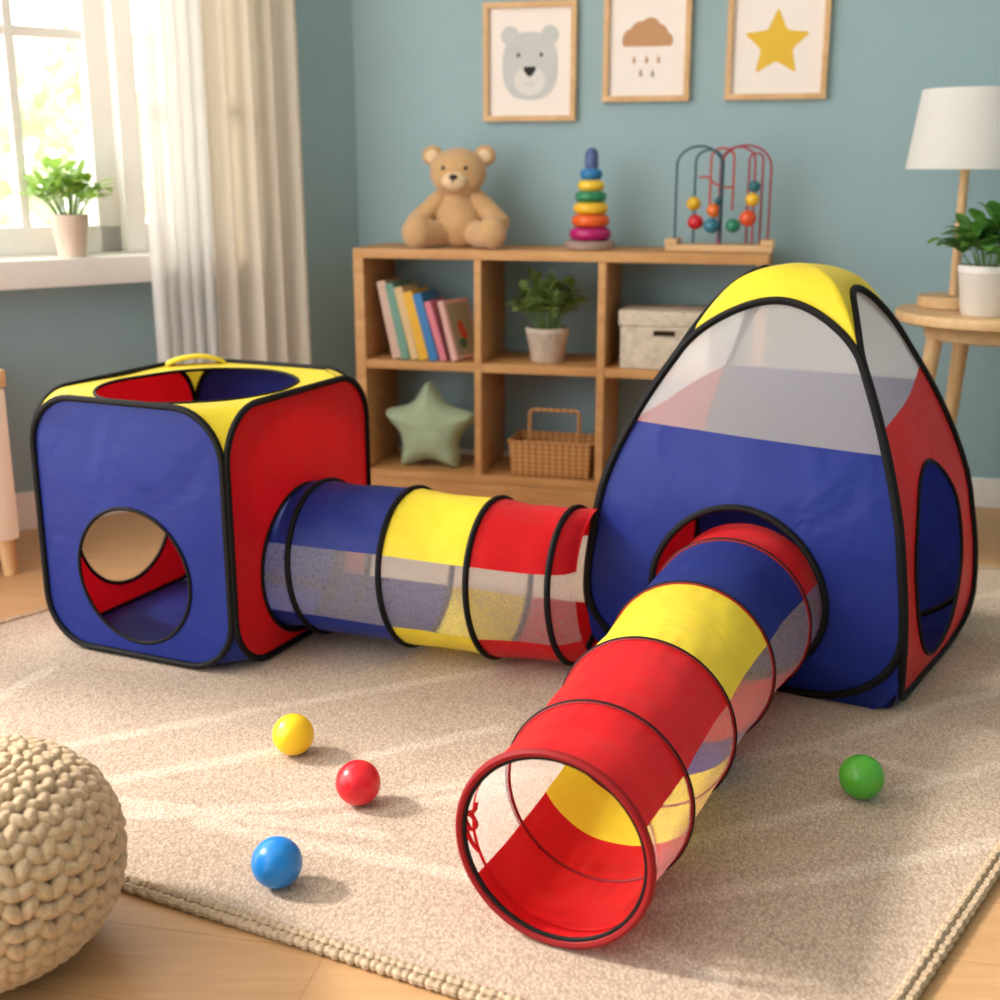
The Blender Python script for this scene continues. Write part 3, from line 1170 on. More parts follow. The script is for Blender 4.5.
def on_shelf(x, y, z):
    """world point of shelf coordinates; z is height above the rug level"""
    p = frame_pt(BW, BA, x, -0.163+y)
    p.z = z
    return p
Z_TOP, Z_MID, Z_BOT = 0.8055, 0.444, 0.071

# books, tops leaning left
bk = [('pale pink hardback, first on the left in the row', srgb(206, 172, 154), 0.030, 0.256, 0.17),
      ('teal green hardback, second from the left', srgb(104, 148, 130), 0.028, 0.250, 0.18),
      ('cream hardback with orange edge between teal and yellow books', srgb(214, 182, 132), 0.026, 0.240, 0.17),
      ('golden yellow book in the middle of the row', srgb(226, 172, 44), 0.032, 0.226, 0.17),
      ('bright blue book right of the yellow one', srgb(50, 118, 176), 0.029, 0.222, 0.17),
      ('pink book next to the blue one', srgb(214, 120, 134), 0.022, 0.198, 0.15),
      ('pale rose book with a pictured cover, last on the right', srgb(216, 168, 158), 0.024, 0.198, 0.13)]
M['paper'] = plain('paper', srgb(236, 228, 210), 0.8, 0.2)
M['grey_green'] = plain('book_picture_ground', srgb(150, 142, 116), 0.6)
M['book_red'] = plain('book_picture_red', srgb(186, 70, 44), 0.6)
M['book_dark'] = plain('book_picture_teal', srgb(60, 92, 74), 0.6)
xb = -0.708
for i, (lab, c, w, hgt, dep) in enumerate(bk):
    ang = R(-11.5 - 0.9*i)
    ca, sa = math.cos(ang), math.sin(ang)
    root = thing('book', lab.replace(',', '') if False else lab, 'book', on_shelf(xb, -0.045-0.006*i, Z_MID+0.0005), BA - (0.38 if i == 6 else 0), 'picture books leaning in the shelf')
    Mt = Matrix.Rotation(ang, 4, 'Y')
    if ang < 0:
        pass
    cm = plain('book_cover', c, 0.5, 0.4, 0.05)
    bm = bmesh.new()
    box(bm, 0.0, 0.002, -dep/2, dep/2, 0, hgt, 0, None, Mt)
    box(bm, w-0.002, w, -dep/2, dep/2, 0, hgt, 0, None, Mt)
    box(bm, 0.0, w, -dep/2-0.001, -dep/2+0.002, 0, hgt, 0, None, Mt)
    # rest the low corner on the shelf
    zmin = min(v_.co.z for v_ in bm.verts)
    for v_ in bm.verts:
        v_.co.z -= zmin
    finish('cover', bm, cm, root, smooth=False)
    bm = bmesh.new()
    box(bm, 0.0022, w-0.0022, -dep/2+0.0022, dep/2-0.004, 0.003, hgt-0.004, 0, None, Mt)
    for v_ in bm.verts:
        v_.co.z -= zmin
    finish('pages', bm, M['paper'], root, smooth=False)
    if i == 6:
        bm = bmesh.new()
        box(bm, w, w+0.0006, -dep/2+0.012, dep/2-0.010, 0.012, hgt-0.012, 0, None, Mt)
        for v_ in bm.verts:
            v_.co.z -= zmin
        pic = finish('cover_picture', bm, M['grey_green'], root, smooth=False)
        bm = bmesh.new()
        for (yy, zz, ry, rz) in ((-0.005, 0.098, 0.018, 0.030), (0.008, 0.080, 0.014, 0.02)):
            ball(bm, Mt @ Vector((w+0.0006, yy, zz)), (0.001, ry, rz), 14, 8, Mt)
        for v_ in bm.verts:
            v_.co.z -= zmin
        finish('picture_motif', bm, M['book_red'], pic)
        bm = bmesh.new()
        ball(bm, Mt @ Vector((w+0.0006, -0.012, 0.052)), (0.001, 0.022, 0.018), 14, 8, Mt)
        for v_ in bm.verts:
            v_.co.z -= zmin
        finish('picture_leaf', bm, M['book_dark'], pic)
    xb += w/ca + 0.0045 + (0.032 if i == 5 else 0)

# potted plants
def leaf(bm, base, d, up, L, W, droop, fold=0.25, n=7):
    d = d.normalized()
    sd = d.cross(up)
    if sd.length < 1e-3:
        sd = Vector((1, 0, 0))
    sd.normalize()
    nn = sd.cross(d).normalized()
    rows = []
    for k in range(n+1):
        f = k/n
        w = W*(math.sin(PI*min(1, f*0.92+0.04))**0.8)*(1-0.35*f)
        c = base + d*L*f + Vector((0, 0, -1))*droop*L*f*f
        rows.append([c - sd*w + nn*w*fold, c, c + sd*w + nn*w*fold])
    strip_grid(bm, rows)
def potted(name, label, loc, pot_r0, pot_r1, pot_h, mat_pot, mat_leaf, spread, height, nstem, leafL, leafW, seed, per=5):
    root = thing(name, label, 'plant', loc)
    bm = bmesh.new()
    w = pot_r1*0.09
    lathe(bm, [(pot_r0*0.94, 0), (pot_r0, 0.004), (pot_r1*0.97, pot_h*0.84), (pot_r1, pot_h*0.86), (pot_r1, pot_h-0.002), (pot_r1-w*0.4, pot_h), (pot_r1-w, pot_h-0.003), (pot_r1-w*1.2, pot_h*0.84), (0.0, pot_h*0.82)], 40)
    finish('pot', bm, mat_pot, root)
    bm = bmesh.new()
    lathe(bm, [(pot_r1-w*1.15, pot_h*0.83), (pot_r1*0.5, pot_h*0.89), (0.0, pot_h*0.9)], 24, None, False)
    finish('soil', bm, M['soil'], root)
    rg = random.Random(seed)
    bm = bmesh.new()
    bs = bmesh.new()
    for k in range(nstem):
        a = 2*PI*k*0.618 + rg.uniform(-0.3, 0.3)
        rr = math.sqrt((k+0.5)/nstem)
        top = Vector((math.cos(a)*rr*spread*rg.uniform(0.75, 1.1), math.sin(a)*rr*spread*rg.uniform(0.75, 1.1), pot_h + height*(1-0.55*rr**1.6)*rg.uniform(0.8, 1.12)))
        b0 = Vector((math.cos(a)*rr*pot_r1*0.5, math.sin(a)*rr*pot_r1*0.5, pot_h*0.85))
        md = b0.lerp(top, 0.55) + Vector((0, 0, 0.18*height))
        pts = [b0*(1-t_)**2 + md*2*t_*(1-t_) + top*t_*t_ for t_ in [q/8 for q in range(9)]]
        tube(bs, pts, [0.0022*(1-0.06*q) for q in range(9)], 5)
        for q in range(per):
            f = 0.45 + 0.55*(q+1)/per
            idx = min(8, int(f*8))
            p = pts[idx]
            ax = (pts[min(8, idx+1)] - pts[max(0, idx-1)]).normalized()
            aa = rg.uniform(0, 2*PI)
            out = Vector((math.cos(aa), math.sin(aa), 0.25))
            d = ax*(1.0 if q == per-1 else 0.35) + out*0.8
            leaf(bm, p, d, Vector((0, 0, 1)), leafL*rg.uniform(0.75, 1.15), leafW*rg.uniform(0.8, 1.15), rg.uniform(0.15, 0.5))
    finish('stems', bs, M['stem'], root)
    finish('foliage', bm, mat_leaf, root, angle=180)
    return root
M['soil'] = plain('potting_soil', srgb(58, 44, 34), 0.95, 0.1, 0.3, 60, 0.8, 120, 0.01)
M['stem'] = plain('green_stem', srgb(98, 128, 58), 0.6)
M['leaf_fresh'] = leafmat('fresh_leaf', srgb(116, 160, 56), srgb(168, 204, 96))
M['leaf_sage'] = leafmat('sage_leaf', srgb(104, 136, 66), srgb(156, 178, 104))
M['leaf_deep'] = leafmat('deep_leaf', srgb(60, 116, 42), srgb(106, 160, 70))
M['pot_white'] = plain('white_ceramic', srgb(232, 226, 218), 0.4, 0.4, 0.02)
M['pot_stone'] = plain('mottled_stone', srgb(206, 190, 172), 0.7, 0.2, 0.16, 45, 0.2, 60, 0.003)
M['pot_clay'] = plain('pale_clay', srgb(224, 204, 188), 0.7, 0.2, 0.03)
p = frame_pt(LW, LA, -1.045, -0.062, 0.8025)
potted('potted_plant', 'fresh green plant in a pale clay pot on the window sill', p, 0.040, 0.054, 0.122, M['pot_clay'], M['leaf_fresh'], 0.125, 0.135, 26, 0.062, 0.019, 11, 6)
potted('potted_plant', 'bushy plant in a mottled pot inside the oak shelf', on_shelf(-0.200, -0.055, Z_MID+0.0005), 0.052, 0.072, 0.112, M['pot_stone'], M['leaf_sage'], 0.125, 0.16, 34, 0.056, 0.020, 23, 7)

# star cushion
def star_pts(ro, ri, n=5, rot=PI/2, sub=10, soft=0.0):
    v_ = []
    for k in range(2*n):
        a = rot + PI*k/n
        r = ro if k % 2 == 0 else ri
        v_.append(Vector((r*math.cos(a), r*math.sin(a))))
    out = []
    m = len(v_)
    if not soft:
        return [tuple(q) for q in v_]
    for i in range(m):
        a, b, c = v_[i-1], v_[i], v_[(i+1) % m]
        p0, p2 = b.lerp(a, soft), b.lerp(c, soft)
        for k in range(sub):
            t_ = k/(sub-1)
            out.append(tuple(p0*(1-t_)**2 + b*2*t_*(1-t_) + p2*t_*t_))
    return out
M['sage_plush'] = cloth('sage_plush', srgb(168, 184, 152), 0, 190)
sc = thing('star_cushion', 'sage green star cushion in the lower left shelf cubby', 'cushion', on_shelf(-0.600, -0.07, Z_BOT+0.001), BA)
bm = bmesh.new()
outl = star_pts(0.178, 0.096, 5, PI/2, 6, 0.36)
zlow = min(q[1] for q in outl)
for sg in (-1, 1):
    rings = []
    angs = 200
    for k in range(15):
        f = k/14
        ring = []
        for a_ in range(angs):
            a = 2*PI*a_/angs
            ro = ray_poly((0, 0), a, outl)
            r = ro*math.sin(PI/2*f)
            px, pz = r*math.cos(a), r*math.sin(a)
            dd = min(seg_d(px, pz, outl[q], outl[(q+1) % len(outl)]) for q in range(0, len(outl)))
            dd = min(1.0, dd/0.075)
            th = 0.060*math.sqrt(max(0.0, 1-(1-dd)**2))*(1+0.10*noise.noise(Vector((px*25, pz*25, sg))))
            ring.append(bm.verts.new((r*math.cos(a)*1.02, sg*th, r*math.sin(a)-zlow)))
        rings.append(ring)
    for a, b in zip(rings, rings[1:]):
        for k in range(angs):
            bm.faces.new((a[k], a[(k+1) % angs], b[(k+1) % angs], b[k]))
bmesh.ops.remove_doubles(bm, verts=bm.verts, dist=0.0004)
finish('cushion_body', bm, M['sage_plush'], sc, angle=180)
bm = bmesh.new()
tube(bm, [(x*1.02, 0, z-zlow) for x, z in dense(outl, 0.01)], 0.0026, 6, True)
finish('seam', bm, M['sage_plush'], sc)

# wicker basket
t = NT('wicker')
v = t.coords()
wv = t.n('ShaderNodeTexWave', wave_type='BANDS', bands_direction='Z')
wv.inputs['Scale'].default_value = 20
wv.inputs['Distortion'].default_value = 1.2
wv.inputs['Detail Scale'].default_value = 3
t.l(v, wv.inputs['Vector'])
wv2 = t.n('ShaderNodeTexWave', wave_type='BANDS', bands_direction='X')
wv2.inputs['Scale'].default_value = 14
t.l(v, wv2.inputs['Vector'])
mu = t.n('ShaderNodeMath', operation='MULTIPLY')
t.l(wv.outputs['Fac'], mu.inputs[0])
t.l(wv2.outputs['Fac'], mu.inputs[1])
t.l(t.ramp(mu.outputs[0], [(0.0, srgb(168, 112, 60)), (0.6, srgb(222, 166, 102))]), t.b.inputs['Base Color'])
t.b.inputs['Roughness'].default_value = 0.7
t.bump(mu.outputs[0], 0.6, 0.004)
M['wicker'] = t.m
bas = thing('wicker_basket', 'brown wicker basket with a hoop handle in the lower shelf cubby', 'basket', on_shelf(-0.172, -0.055, Z_BOT+0.0005), BA)
bm = bmesh.new()
bw_, bd_, bh_ = 0.130, 0.080, 0.115
for (x0, x1, y0, y1) in ((-bw_, bw_, -bd_, -bd_+0.008), (-bw_, bw_, bd_-0.008, bd_), (-bw_, -bw_+0.008, -bd_, bd_), (bw_-0.008, bw_, -bd_, bd_)):
    box(bm, x0, x1, y0, y1, 0.0, bh_, 0.003)
box(bm, -bw_, bw_, -bd_, bd_, 0, 0.008)
for v_ in bm.verts:
    k = 1 + 0.07*v_.co.z/bh_
    v_.co.x *= k
    v_.co.y *= k
finish('body', bm, M['wicker'], bas)
bm = bmesh.new()
rim = dense([(x, y) for x, y in rrect(-bw_*1.075, bw_*1.075, -bd_*1.075, bd_*1.075, 0.012, 5)], 0.008)
tube(bm, [(x, y, bh_) for x, y in rim], [0.0062*(0.8+0.25*math.sin(k*1.3)) for k in range(len(rim))], 7, True)
finish('rim', bm, M['wicker'], bas)
bm = bmesh.new()
pts = [(-0.085, -0.01, bh_-0.03)] + [(-0.083, -0.01, bh_+0.075)] + [(-0.085+0.02*(1-math.cos(PI/2*k/6)), -0.01, bh_+0.075+0.022*math.sin(PI/2*k/6)) for k in range(1, 7)]
pts += [(-x, y, z) for x, y, z in reversed(pts)]
tube(bm, pts, 0.0062, 8)
finish('handle', bm, M['wicker'], bas)

# lidded storage box
M['canvas'] = plain('mottled_canvas', srgb(212, 198, 178), 0.85, 0.1, 0.16, 38, 0.15, 200, 0.002)
M['slot_shade'] = plain('slot_shade', srgb(52, 42, 28), 0.9, 0.1)  # shade inside the hand slot, put into the colour
sb = thing('storage_box', 'off-white lidded storage box in the upper right shelf cubby', 'box', on_shelf(0.190, -0.045, Z_MID+0.0005), BA)
bm = bmesh.new()
box(bm, -0.138, 0.138, -0.095, 0.095, 0, 0.135, 0.004)
finish('body', bm, M['canvas'], sb)
bm = bmesh.new()
box(bm, -0.144, 0.144, -0.101, 0.101, 0.1355, 0.182, 0.005)
finish('lid', bm, M['canvas'], sb)
bm = bmesh.new()
for z in (0.102, 0.124):
    box(bm, -0.036, 0.036, -0.0985, -0.0945, z-0.002, z+0.002, 0.001)
for x in (-0.036, 0.036):
    box(bm, x-0.002, x+0.002, -0.0985, -0.0945, 0.100, 0.126, 0.001)
finish('handle_rim', bm, M['canvas'], sb)
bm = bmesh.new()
box(bm, -0.034, 0.034, -0.0962, -0.0948, 0.104, 0.122)  # dark plate on the closed front, painted as the slot's shaded inside
finish('hand_slot_shade', bm, M['slot_shade'], sb)

# teddy bear
t = NT('teddy_plush')
v = t.coords()
nz = t.noise(v, 170, 5, 0.7)
t.l(t.ramp(nz, [(0.3, srgb(196, 152, 104)), (0.7, srgb(220, 180, 132))]), t.b.inputs['Base Color'])
t.b.inputs['Roughness'].default_value = 0.95
t.b.inputs['Specular IOR Level'].default_value = 0.05
t.b.inputs['Sheen Weight'].default_value = 0.35
t.bump(nz, 0.6, 0.006)
M['plush'] = t.m
M['plush_pale'] = cloth('pale_plush', srgb(230, 200, 162), 0, 170)
M['nose'] = plain('bear_nose', srgb(34, 22, 18), 0.35)
ted = thing('teddy_bear', 'light brown teddy bear sitting on the oak shelf', 'teddy bear', on_shelf(-0.502, -0.035, Z_TOP+0.0005), BA+R(6))
bm = bmesh.new()
def capsule(bm, a, b, ra, rb, n=7):
    a, b = Vector(a), Vector(b)
    for k in range(n):
        f = k/(n-1)
        ball(bm, a.lerp(b, f), ra*(1-f)+rb*f, 20, 14)
ball(bm, (0, 0.005, 0.082), (0.078, 0.070, 0.088), 28, 20)       # trunk
ball(bm, (0, 0.005, 0.140), (0.060, 0.055, 0.046), 24, 16)       # chest
ball(bm, (0, -0.012, 0.236), (0.092, 0.078, 0.077), 30, 22)      # head
ball(bm, (0.030, -0.034, 0.213), (0.050, 0.046, 0.040), 20, 14)  # cheeks
ball(bm, (-0.030, -0.034, 0.213), (0.050, 0.046, 0.040), 20, 14)
for s in (-1, 1):
    ball(bm, (s*0.085, 0.0, 0.288), (0.036, 0.019, 0.034), 18, 12)            # ears
    capsule(bm, (s*0.066, -0.006, 0.150), (s*0.136, -0.022, 0.080), 0.031, 0.034)   # arms
    capsule(bm, (s*0.064, -0.030, 0.044), (s*0.114, -0.092, 0.046), 0.042, 0.044)   # legs
    ball(bm, (s*0.122, -0.100, 0.052), (0.048, 0.036, 0.052), 20, 14)               # feet
zmin = min(v_.co.z for v_ in bm.verts)
for v_ in bm.verts:
    v_.co.z = max(v_.co.z, 0.0)
tb = finish('body', bm, M['plush'], ted, angle=180)
rm = tb.modifiers.new('one_skin', 'REMESH')
rm.mode = 'VOXEL'
rm.voxel_size = 0.0036
rm.use_smooth_shade = True
sm = tb.modifiers.new('soften', 'SMOOTH')
sm.factor = 0.6
sm.iterations = 4
bm = bmesh.new()
ball(bm, (0, -0.078, 0.210), (0.042, 0.030, 0.031), 24, 16)
finish('muzzle', bm, M['plush_pale'], ted)
bm = bmesh.new()
ball(bm, (0, -0.108, 0.222), (0.0135, 0.008, 0.0095), 18, 12)
tube(bm, [(0, -0.1095, 0.215), (0, -0.107, 0.200)], 0.0016, 6)
finish('nose', bm, M['nose'], ted)
for s in (-1, 1):
    bm = bmesh.new()
    ball(bm, (s*0.036, -0.0835, 0.250), (0.0066, 0.005, 0.0068), 14, 10)
    finish('eye', bm, M['nose'], ted)
    bm = bmesh.new()
    ball(bm, (s*0.085, -0.0165, 0.287), (0.022, 0.005, 0.021), 16, 10)
    finish('inner_ear', bm, M['plush_pale'], ted)

# stacking rings
st = thing('stacking_rings_toy', 'rainbow stacking ring toy on the oak shelf', 'toy', on_shelf(-0.071, -0.02, Z_TOP+0.0005), BA)
bm = bmesh.new()
lathe(bm, [(0.078, 0), (0.081, 0.003), (0.081, 0.019), (0.074, 0.026), (0.0, 0.026)], 40)
finish('base', bm, plain('taupe_wood', srgb(158, 132, 120), 0.5), st)
z = 0.0265
for r, hh, c, nm in ((0.067, 0.042, srgb(178, 24, 102), 'magenta'), (0.061, 0.040, srgb(232, 98, 34), 'orange'), (0.056, 0.037, srgb(238, 188, 44), 'golden yellow'),
                     (0.050, 0.034, srgb(38, 130, 84), 'green'), (0.043, 0.034, srgb(242, 200, 56), 'lemon yellow'), (0.036, 0.036, srgb(28, 118, 176), 'blue')):
    bm = bmesh.new()
    lathe(bm, [(r*0.3, 0.001)] + [(r - hh*0.5*(1-math.cos(PI*(k/12-0.5)))*0.9 if False else r - 0.45*hh + 0.45*hh*math.cos(PI*(k/12-0.5)), hh*0.5 + hh*0.48*math.sin(PI*(k/12-0.5))) for k in range(13)] + [(r*0.3, hh-0.001)], 36)
    for v_ in bm.verts:
        v_.co.z += z
    g = finish('ring', bm, plain(nm.replace(' ', '_')+'_lacquer', c, 0.3, 0.5, 0.02), st)
    g['label'] = nm + ' ring'
    z += hh
bm = bmesh.new()
lathe(bm, [(0.020, z), (0.022, z+0.006), (0.021, z+0.040), (0.017, z+0.054), (0.009, z+0.061), (0.0, z+0.063)], 28)
finish('peg_top', bm, plain('slate_blue_lacquer', srgb(72, 90, 142), 0.35), st)

# bead maze
mz = thing('bead_maze', 'wooden bead maze toy with coloured wire arches on the shelf', 'toy', on_shelf(0.340, -0.025, Z_TOP+0.0005), BA)
mz.scale = (1.09, 1.0, 1.03)
bm = bmesh.new()
box(bm, -0.150, 0.150, -0.060, 0.060, 0.0, 0.020, 0.003)
finish('base_board', bm, M['oak_pale'], mz)
for x in (-0.152, 0.116):
    bm = bmesh.new()
    box(bm, x, x+0.036, -0.066, 0.066, 0.0205, 0.036, 0.004) if False else box(bm, x, x+0.036, -0.066, 0.066, 0.0205, 0.036, 0.004)
    finish('end_block', bm, M['oak_pale'], mz)
wm = {'teal': plain('teal_wire', srgb(44, 82, 96), 0.4), 'pink': plain('crimson_wire', srgb(160, 52, 72), 0.4), 'orange': plain('red_wire', srgb(186, 66, 50), 0.4)}
def arch(x0, x1, y0, y1, top, n=24, base=0.02):
    r = abs(x1-x0)/2
    pts = [(x0, y0, base)]
    for k in range(n+1):
        a = PI*k/n
        f = k/n
        pts.append(((x0+x1)/2 - (x1-x0)/2*math.cos(a), y0+(y1-y0)*f, top-r*0.9 + r*0.9*math.sin(a)))
    pts.append((x1, y1, base))
    return pts
wires = [('teal', arch(-0.127, -0.002, -0.03, -0.03, 0.305, base=0.036)),
         ('teal', arch(-0.080, 0.000, 0.03, 0.0, 0.295)),
         ('pink', arch(-0.010, 0.132, 0.03, 0.02, 0.308)),
         ('pink', arch(-0.002, 0.090, -0.02, -0.03, 0.303)),
         ('orange', arch(-0.034, 0.030, 0.0, 0.0, 0.300, base=0.12)),
         ('orange', [(-0.070, 0.03, 0.215), (-0.045, 0.02, 0.217), (-0.020, 0.0, 0.196), (0.010, 0.0, 0.186), (0.034, 0.0, 0.188)]),
         ('pink', arch(0.070, 0.108, 0.035, 0.035, 0.285))]
for c, pts in wires:
    bm = bmesh.new()
    tube(bm, pts, 0.0034, 8)
    finish('wire', bm, wm[c], mz)
for (x, y, z, r, c, nm) in ((-0.082, 0.03, 0.138, 0.021, srgb(234, 184, 40), 'yellow'), (-0.074, 0.02, 0.084, 0.023, srgb(206, 32, 46), 'red'),
                            (-0.020, -0.01, 0.120, 0.021, srgb(226, 112, 36), 'orange'), (-0.024, -0.03, 0.075, 0.023, srgb(44, 116, 140), 'blue'),
                            (0.036, -0.03, 0.076, 0.021, srgb(36, 122, 92), 'green'), (0.076, -0.02, 0.098, 0.024, srgb(226, 84, 40), 'orange'),
                            (0.086, -0.025, 0.152, 0.020, srgb(234, 184, 40), 'yellow'), (0.090, -0.025, 0.190, 0.017, srgb(28, 100, 112), 'teal'),
                            (-0.006, -0.03, 0.148, 0.012, srgb(30, 84, 92), 'teal')):
    bm = bmesh.new()
    ball(bm, (x, y, z), r, 20, 14)
    g = finish('bead', bm, plain(nm+'_bead', c, 0.3), mz)
    g['label'] = nm + ' bead'

# ------------------------------------------------------------------ framed pictures
M['frame_oak'] = wood('frame_oak', srgb(206, 162, 112), srgb(226, 186, 138), (6, 6, 6))
M['print_paper'] = plain('print_paper', srgb(244, 234, 226), 0.6, 0.2, 0.01)
def picture(label, x0, x1, z0, z1):
    root = thing('framed_picture', label, 'picture', frame_pt(BW, BA, (x0+x1)/2, -0.0012, z0), BA, 'framed prints on the teal wall')
    w, h = (x1-x0)/2, z1-z0
    bm = bmesh.new()
    fw = 0.018
    box(bm, -w, w, -0.022, 0, 0, fw, 0.002)
    box(bm, -w, w, -0.022, 0, h-fw, h, 0.002)
    box(bm, -w, -w+fw, -0.022, 0, fw, h-fw, 0.002)
    box(bm, w-fw, w, -0.022, 0, fw, h-fw, 0.002)
    finish('frame', bm, M['frame_oak'], root)
    bm = bmesh.new()
    box(bm, -w+fw-0.001, w-fw+0.001, -0.008, -0.002, fw-0.001, h-fw+0.001)
    pp = finish('print_sheet', bm, M['print_paper'], root, smooth=False)
    return root, pp
def flat(name, pts, mat, parent, y=-0.0085, th=0.0005):
    bm = bmesh.new()
    polygon_prism(bm, pts, y-th, y)
    return finish(name, bm, mat, parent, smooth=False)
def ell(cx, cz, rx, rz, n=40):
    return [(cx+rx*math.cos(2*PI*k/n), cz+rz*math.sin(2*PI*k/n)) for k in range(n)]
# bear print: local z runs from the frame's lower edge
r_, sheet = picture('framed picture of a pale grey bear face, leftmost on the wall', -0.468, -0.158, 1.205, 1.575)
gm = plain('print_grey', srgb(200, 202, 200), 0.7, 0.1, 0.04)
gl_ = plain('print_pale_grey', srgb(224, 220, 214), 0.7, 0.1, 0.03)
dk = plain('print_black', srgb(52, 50, 50), 0.7, 0.1)
zc = 0.185
flat('printed_ear', ell(-0.066, zc+0.082, 0.030, 0.030), gm, sheet)
flat('printed_ear', ell(0.066, zc+0.082, 0.030, 0.030), gm, sheet)
flat('printed_head', [(0.092*math.copysign(abs(math.cos(a))**0.75, math.cos(a)), zc-0.012+0.105*math.copysign(abs(math.sin(a))**0.8, math.sin(a))) for a in [2*PI*k/48 for k in range(48)]], gm, sheet, -0.009)
flat('printed_muzzle', ell(0.0, zc-0.058, 0.052, 0.046), gl_, sheet, -0.0095)
flat('printed_nose', [(-0.022, zc-0.022), (-0.017, zc-0.014), (0.017, zc-0.014), (0.022, zc-0.022), (0.010, zc-0.040), (0, zc-0.046), (-0.010, zc-0.040)], dk, sheet, -0.010)
for s in (-1, 1):
    flat('printed_eye', ell(s*0.038, zc+0.022, 0.006, 0.007, 16), dk, sheet, -0.010)
flat('printed_mouth', [(-0.018, zc-0.068), (0, zc-0.062), (0.018, zc-0.068), (0.018, zc-0.072), (0, zc-0.066), (-0.018, zc-0.072)], gm, sheet, -0.010)
# cloud
r_, sheet = picture('framed picture of a brown rain cloud, middle one on the wall', -0.070, 0.208, 1.262, 1.638)
cm_ = plain('print_brown', srgb(196, 150, 112), 0.7, 0.1, 0.03)
cz = 0.188
def cloud_outline():
    cs = [(-0.046, 0.010, 0.034), (-0.018, 0.030, 0.036), (0.010, 0.044, 0.032), (0.036, 0.026, 0.030), (0.056, 0.006, 0.026), (0.0, 0.008, 0.04)]
    pts = []
    for k in range(90):
        a = 2*PI*k/90
        best = 0
        for x, z_, r in cs:
            dx, dz = math.cos(a), math.sin(a)
            b = x*dx + (z_-0.01)*dz
            disc = b*b - (x*x + (z_-0.01)**2 - r*r)
            if disc >= 0:
                best = max(best, b + math.sqrt(disc))
        pts.append((best*math.cos(a), max(-0.020, best*math.sin(a))))
    return pts
flat('printed_cloud', [(x, z_+cz) for x, z_ in cloud_outline()], cm_, sheet)
for dx, dz in ((-0.040, -0.062), (0.0, -0.062), (0.038, -0.062), (-0.018, -0.102), (0.020, -0.104)):
    flat('printed_raindrop', [(dx, cz+dz+0.016), (dx+0.005, cz+dz+0.002), (dx+0.0055, cz+dz-0.005), (dx, cz+dz-0.011), (dx-0.0055, cz+dz-0.005), (dx-0.005, cz+dz+0.002)], plain('print_grey_brown', srgb(158, 142, 120), 0.7) if dz < -0.1 else cm_, sheet)
# star
r_, sheet = picture('framed picture of a mustard yellow star, rightmost on the wall', 0.320, 0.630, 1.263, 1.640)
flat('printed_star', [(x-0.002, z_+0.165) for x, z_ in star_pts(0.106, 0.050, 5, PI/2, 8, 0.16)], plain('print_mustard', srgb(232, 190, 72), 0.7, 0.1, 0.03), sheet)

# ------------------------------------------------------------------ side table, lamp, plant
TX, TY, TZ = 1.395, 3.50, 0.667
tab = thing('side_table', 'round oak side table at the right under the lamp', 'table', (TX, TY, FZ))
bm = bmesh.new()
hz = TZ-FZ
lathe(bm, [(0.0, hz-0.032), (0.262, hz-0.032), (0.272, hz-0.026), (0.274, hz-0.008), (0.270, hz), (0.0, hz)], 64)
finish('tabletop', bm, M['oak_pale'], tab)
bm = bmesh.new()
lathe(bm, [(0.0, hz-0.075), (0.185, hz-0.075), (0.190, hz-0.070), (0.190, hz-0.0325), (0.0, hz-0.0325)], 48)
finish('apron', bm, M['oak_pale'], tab)
for a in (-1.25, 0.35, 1.75, 3.10):
    c, s = math.cos(a), math.sin(a)
    bm = bmesh.new()
    tube(bm, [(0.165*c, 0.165*s, hz-0.074), (0.225*c, 0.225*s, 0.0)], [0.024, 0.016], 14)
    for v_ in bm.verts:
        v_.co.z = max(0.0, v_.co.z)
    finish('leg', bm, M['oak_up'], tab)
LX, LY = 1.305, 3.60
lamp = thing('table_lamp', 'table lamp with wooden stem and white drum shade on the side table', 'lamp', (LX, LY, TZ+0.0005))
bm = bmesh.new()
lathe(bm, [(0.094, 0), (0.098, 0.004), (0.098, 0.030), (0.094, 0.034), (0.0, 0.034)], 48)
finish('base', bm, M['oak_pale'], lamp)
bm = bmesh.new()
lathe(bm, [(0.013, 0.0345), (0.013, 0.44), (0.0, 0.44)], 20)
finish('stem', bm, M['oak_up'], lamp)
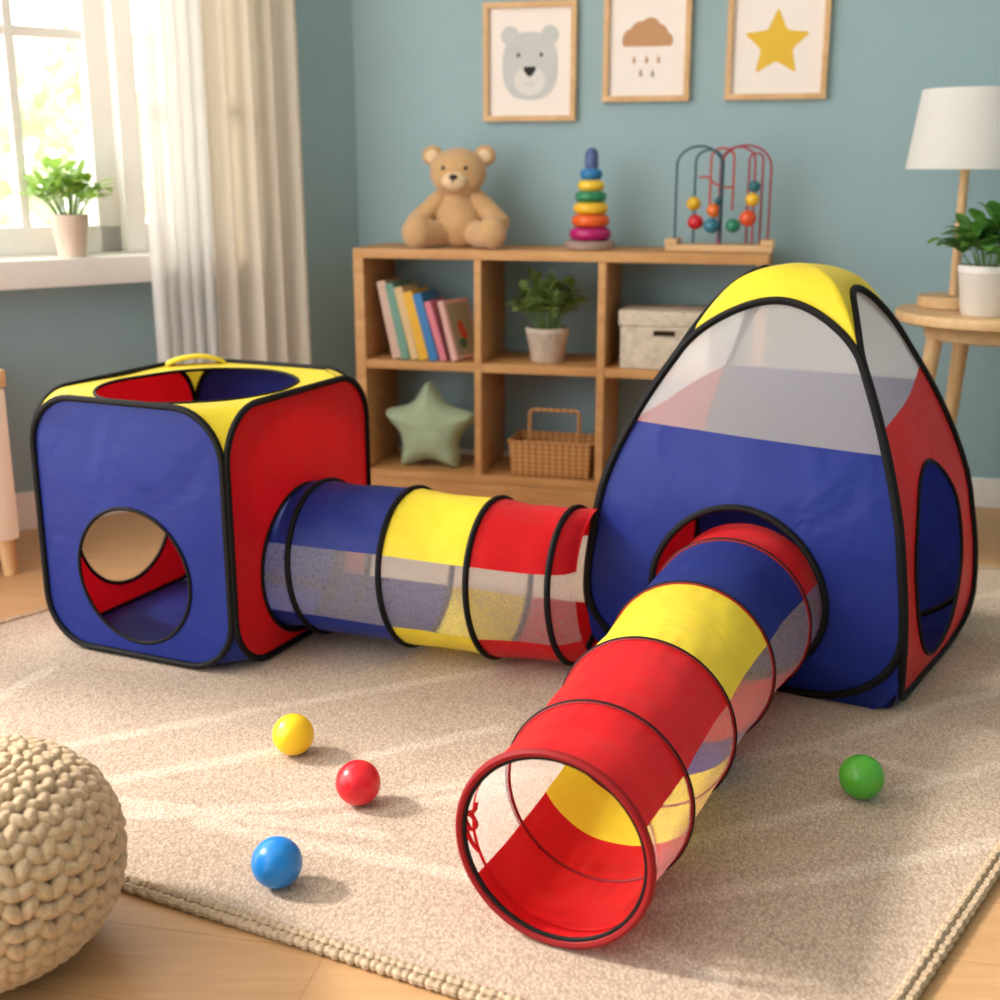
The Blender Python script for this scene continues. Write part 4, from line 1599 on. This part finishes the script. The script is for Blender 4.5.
M['shade'] = cloth('lampshade_cloth', srgb(250, 247, 243), 0.42, 300)
bm = bmesh.new()
lathe(bm, [(0.158, 0.386), (0.1595, 0.384), (0.161, 0.386), (0.132, 0.596), (0.1305, 0.598), (0.129, 0.596), (0.158, 0.386)], 64, None, False)
shd = finish('lamp_shade', bm, M['shade'], lamp)
bm = bmesh.new()
for k in range(3):
    a = 2*PI*k/3
    tube(bm, [(0, 0, 0.455), (0.131*math.cos(a), 0.131*math.sin(a), 0.575)], 0.002, 6)
finish('shade_ring', bm, M['white_paint'], shd)
potted('potted_plant', 'deep green plant in a white pot in front of the lamp', (1.325, 3.40, TZ+0.0005), 0.066, 0.083, 0.135, M['pot_white'], M['leaf_deep'], 0.125, 0.125, 28, 0.080, 0.028, 41, 5)

# ------------------------------------------------------------------ small chair at the left edge
ch = thing('childs_chair', 'cream upholstered chair with oak legs under the window, cut by the frame', 'chair', frame_pt(LW, LA, -1.625, -0.245, FZ), LA)
for x in (-0.20, 0.20):
    for y in (-0.17, 0.17):
        bm = bmesh.new()
        tube(bm, [(x, y, 0.0), (x*0.96, y*0.96, 0.16)], [0.020, 0.026], 12)
        for v_ in bm.verts:
            v_.co.z = max(0.0, v_.co.z)
        finish('leg', bm, M['oak_up'], ch)
bm = bmesh.new()
box(bm, -0.22, 0.22, -0.19, 0.20, 0.120, 0.30, 0.02)
finish('seat', bm, M['cream'], ch)
bm = bmesh.new()
box(bm, -0.225, -0.165, -0.20, 0.20, 0.10, 0.515, 0.015)
finish('armrest', bm, M['cream'], ch)
bm = bmesh.new()
box(bm, 0.165, 0.225, -0.20, 0.20, 0.10, 0.515, 0.015)
finish('armrest', bm, M['cream'], ch)
bm = bmesh.new()
box(bm, -0.165, 0.165, 0.13, 0.21, 0.30, 0.56, 0.02)
finish('backrest', bm, M['cream'], ch)
for s in (-1, 1):
    bm = bmesh.new()
    box(bm, s*0.195-0.033, s*0.195+0.033, -0.204, 0.204, 0.5155, 0.560, 0.006)
    finish('arm_cap', bm, M['oak_pale'], ch)
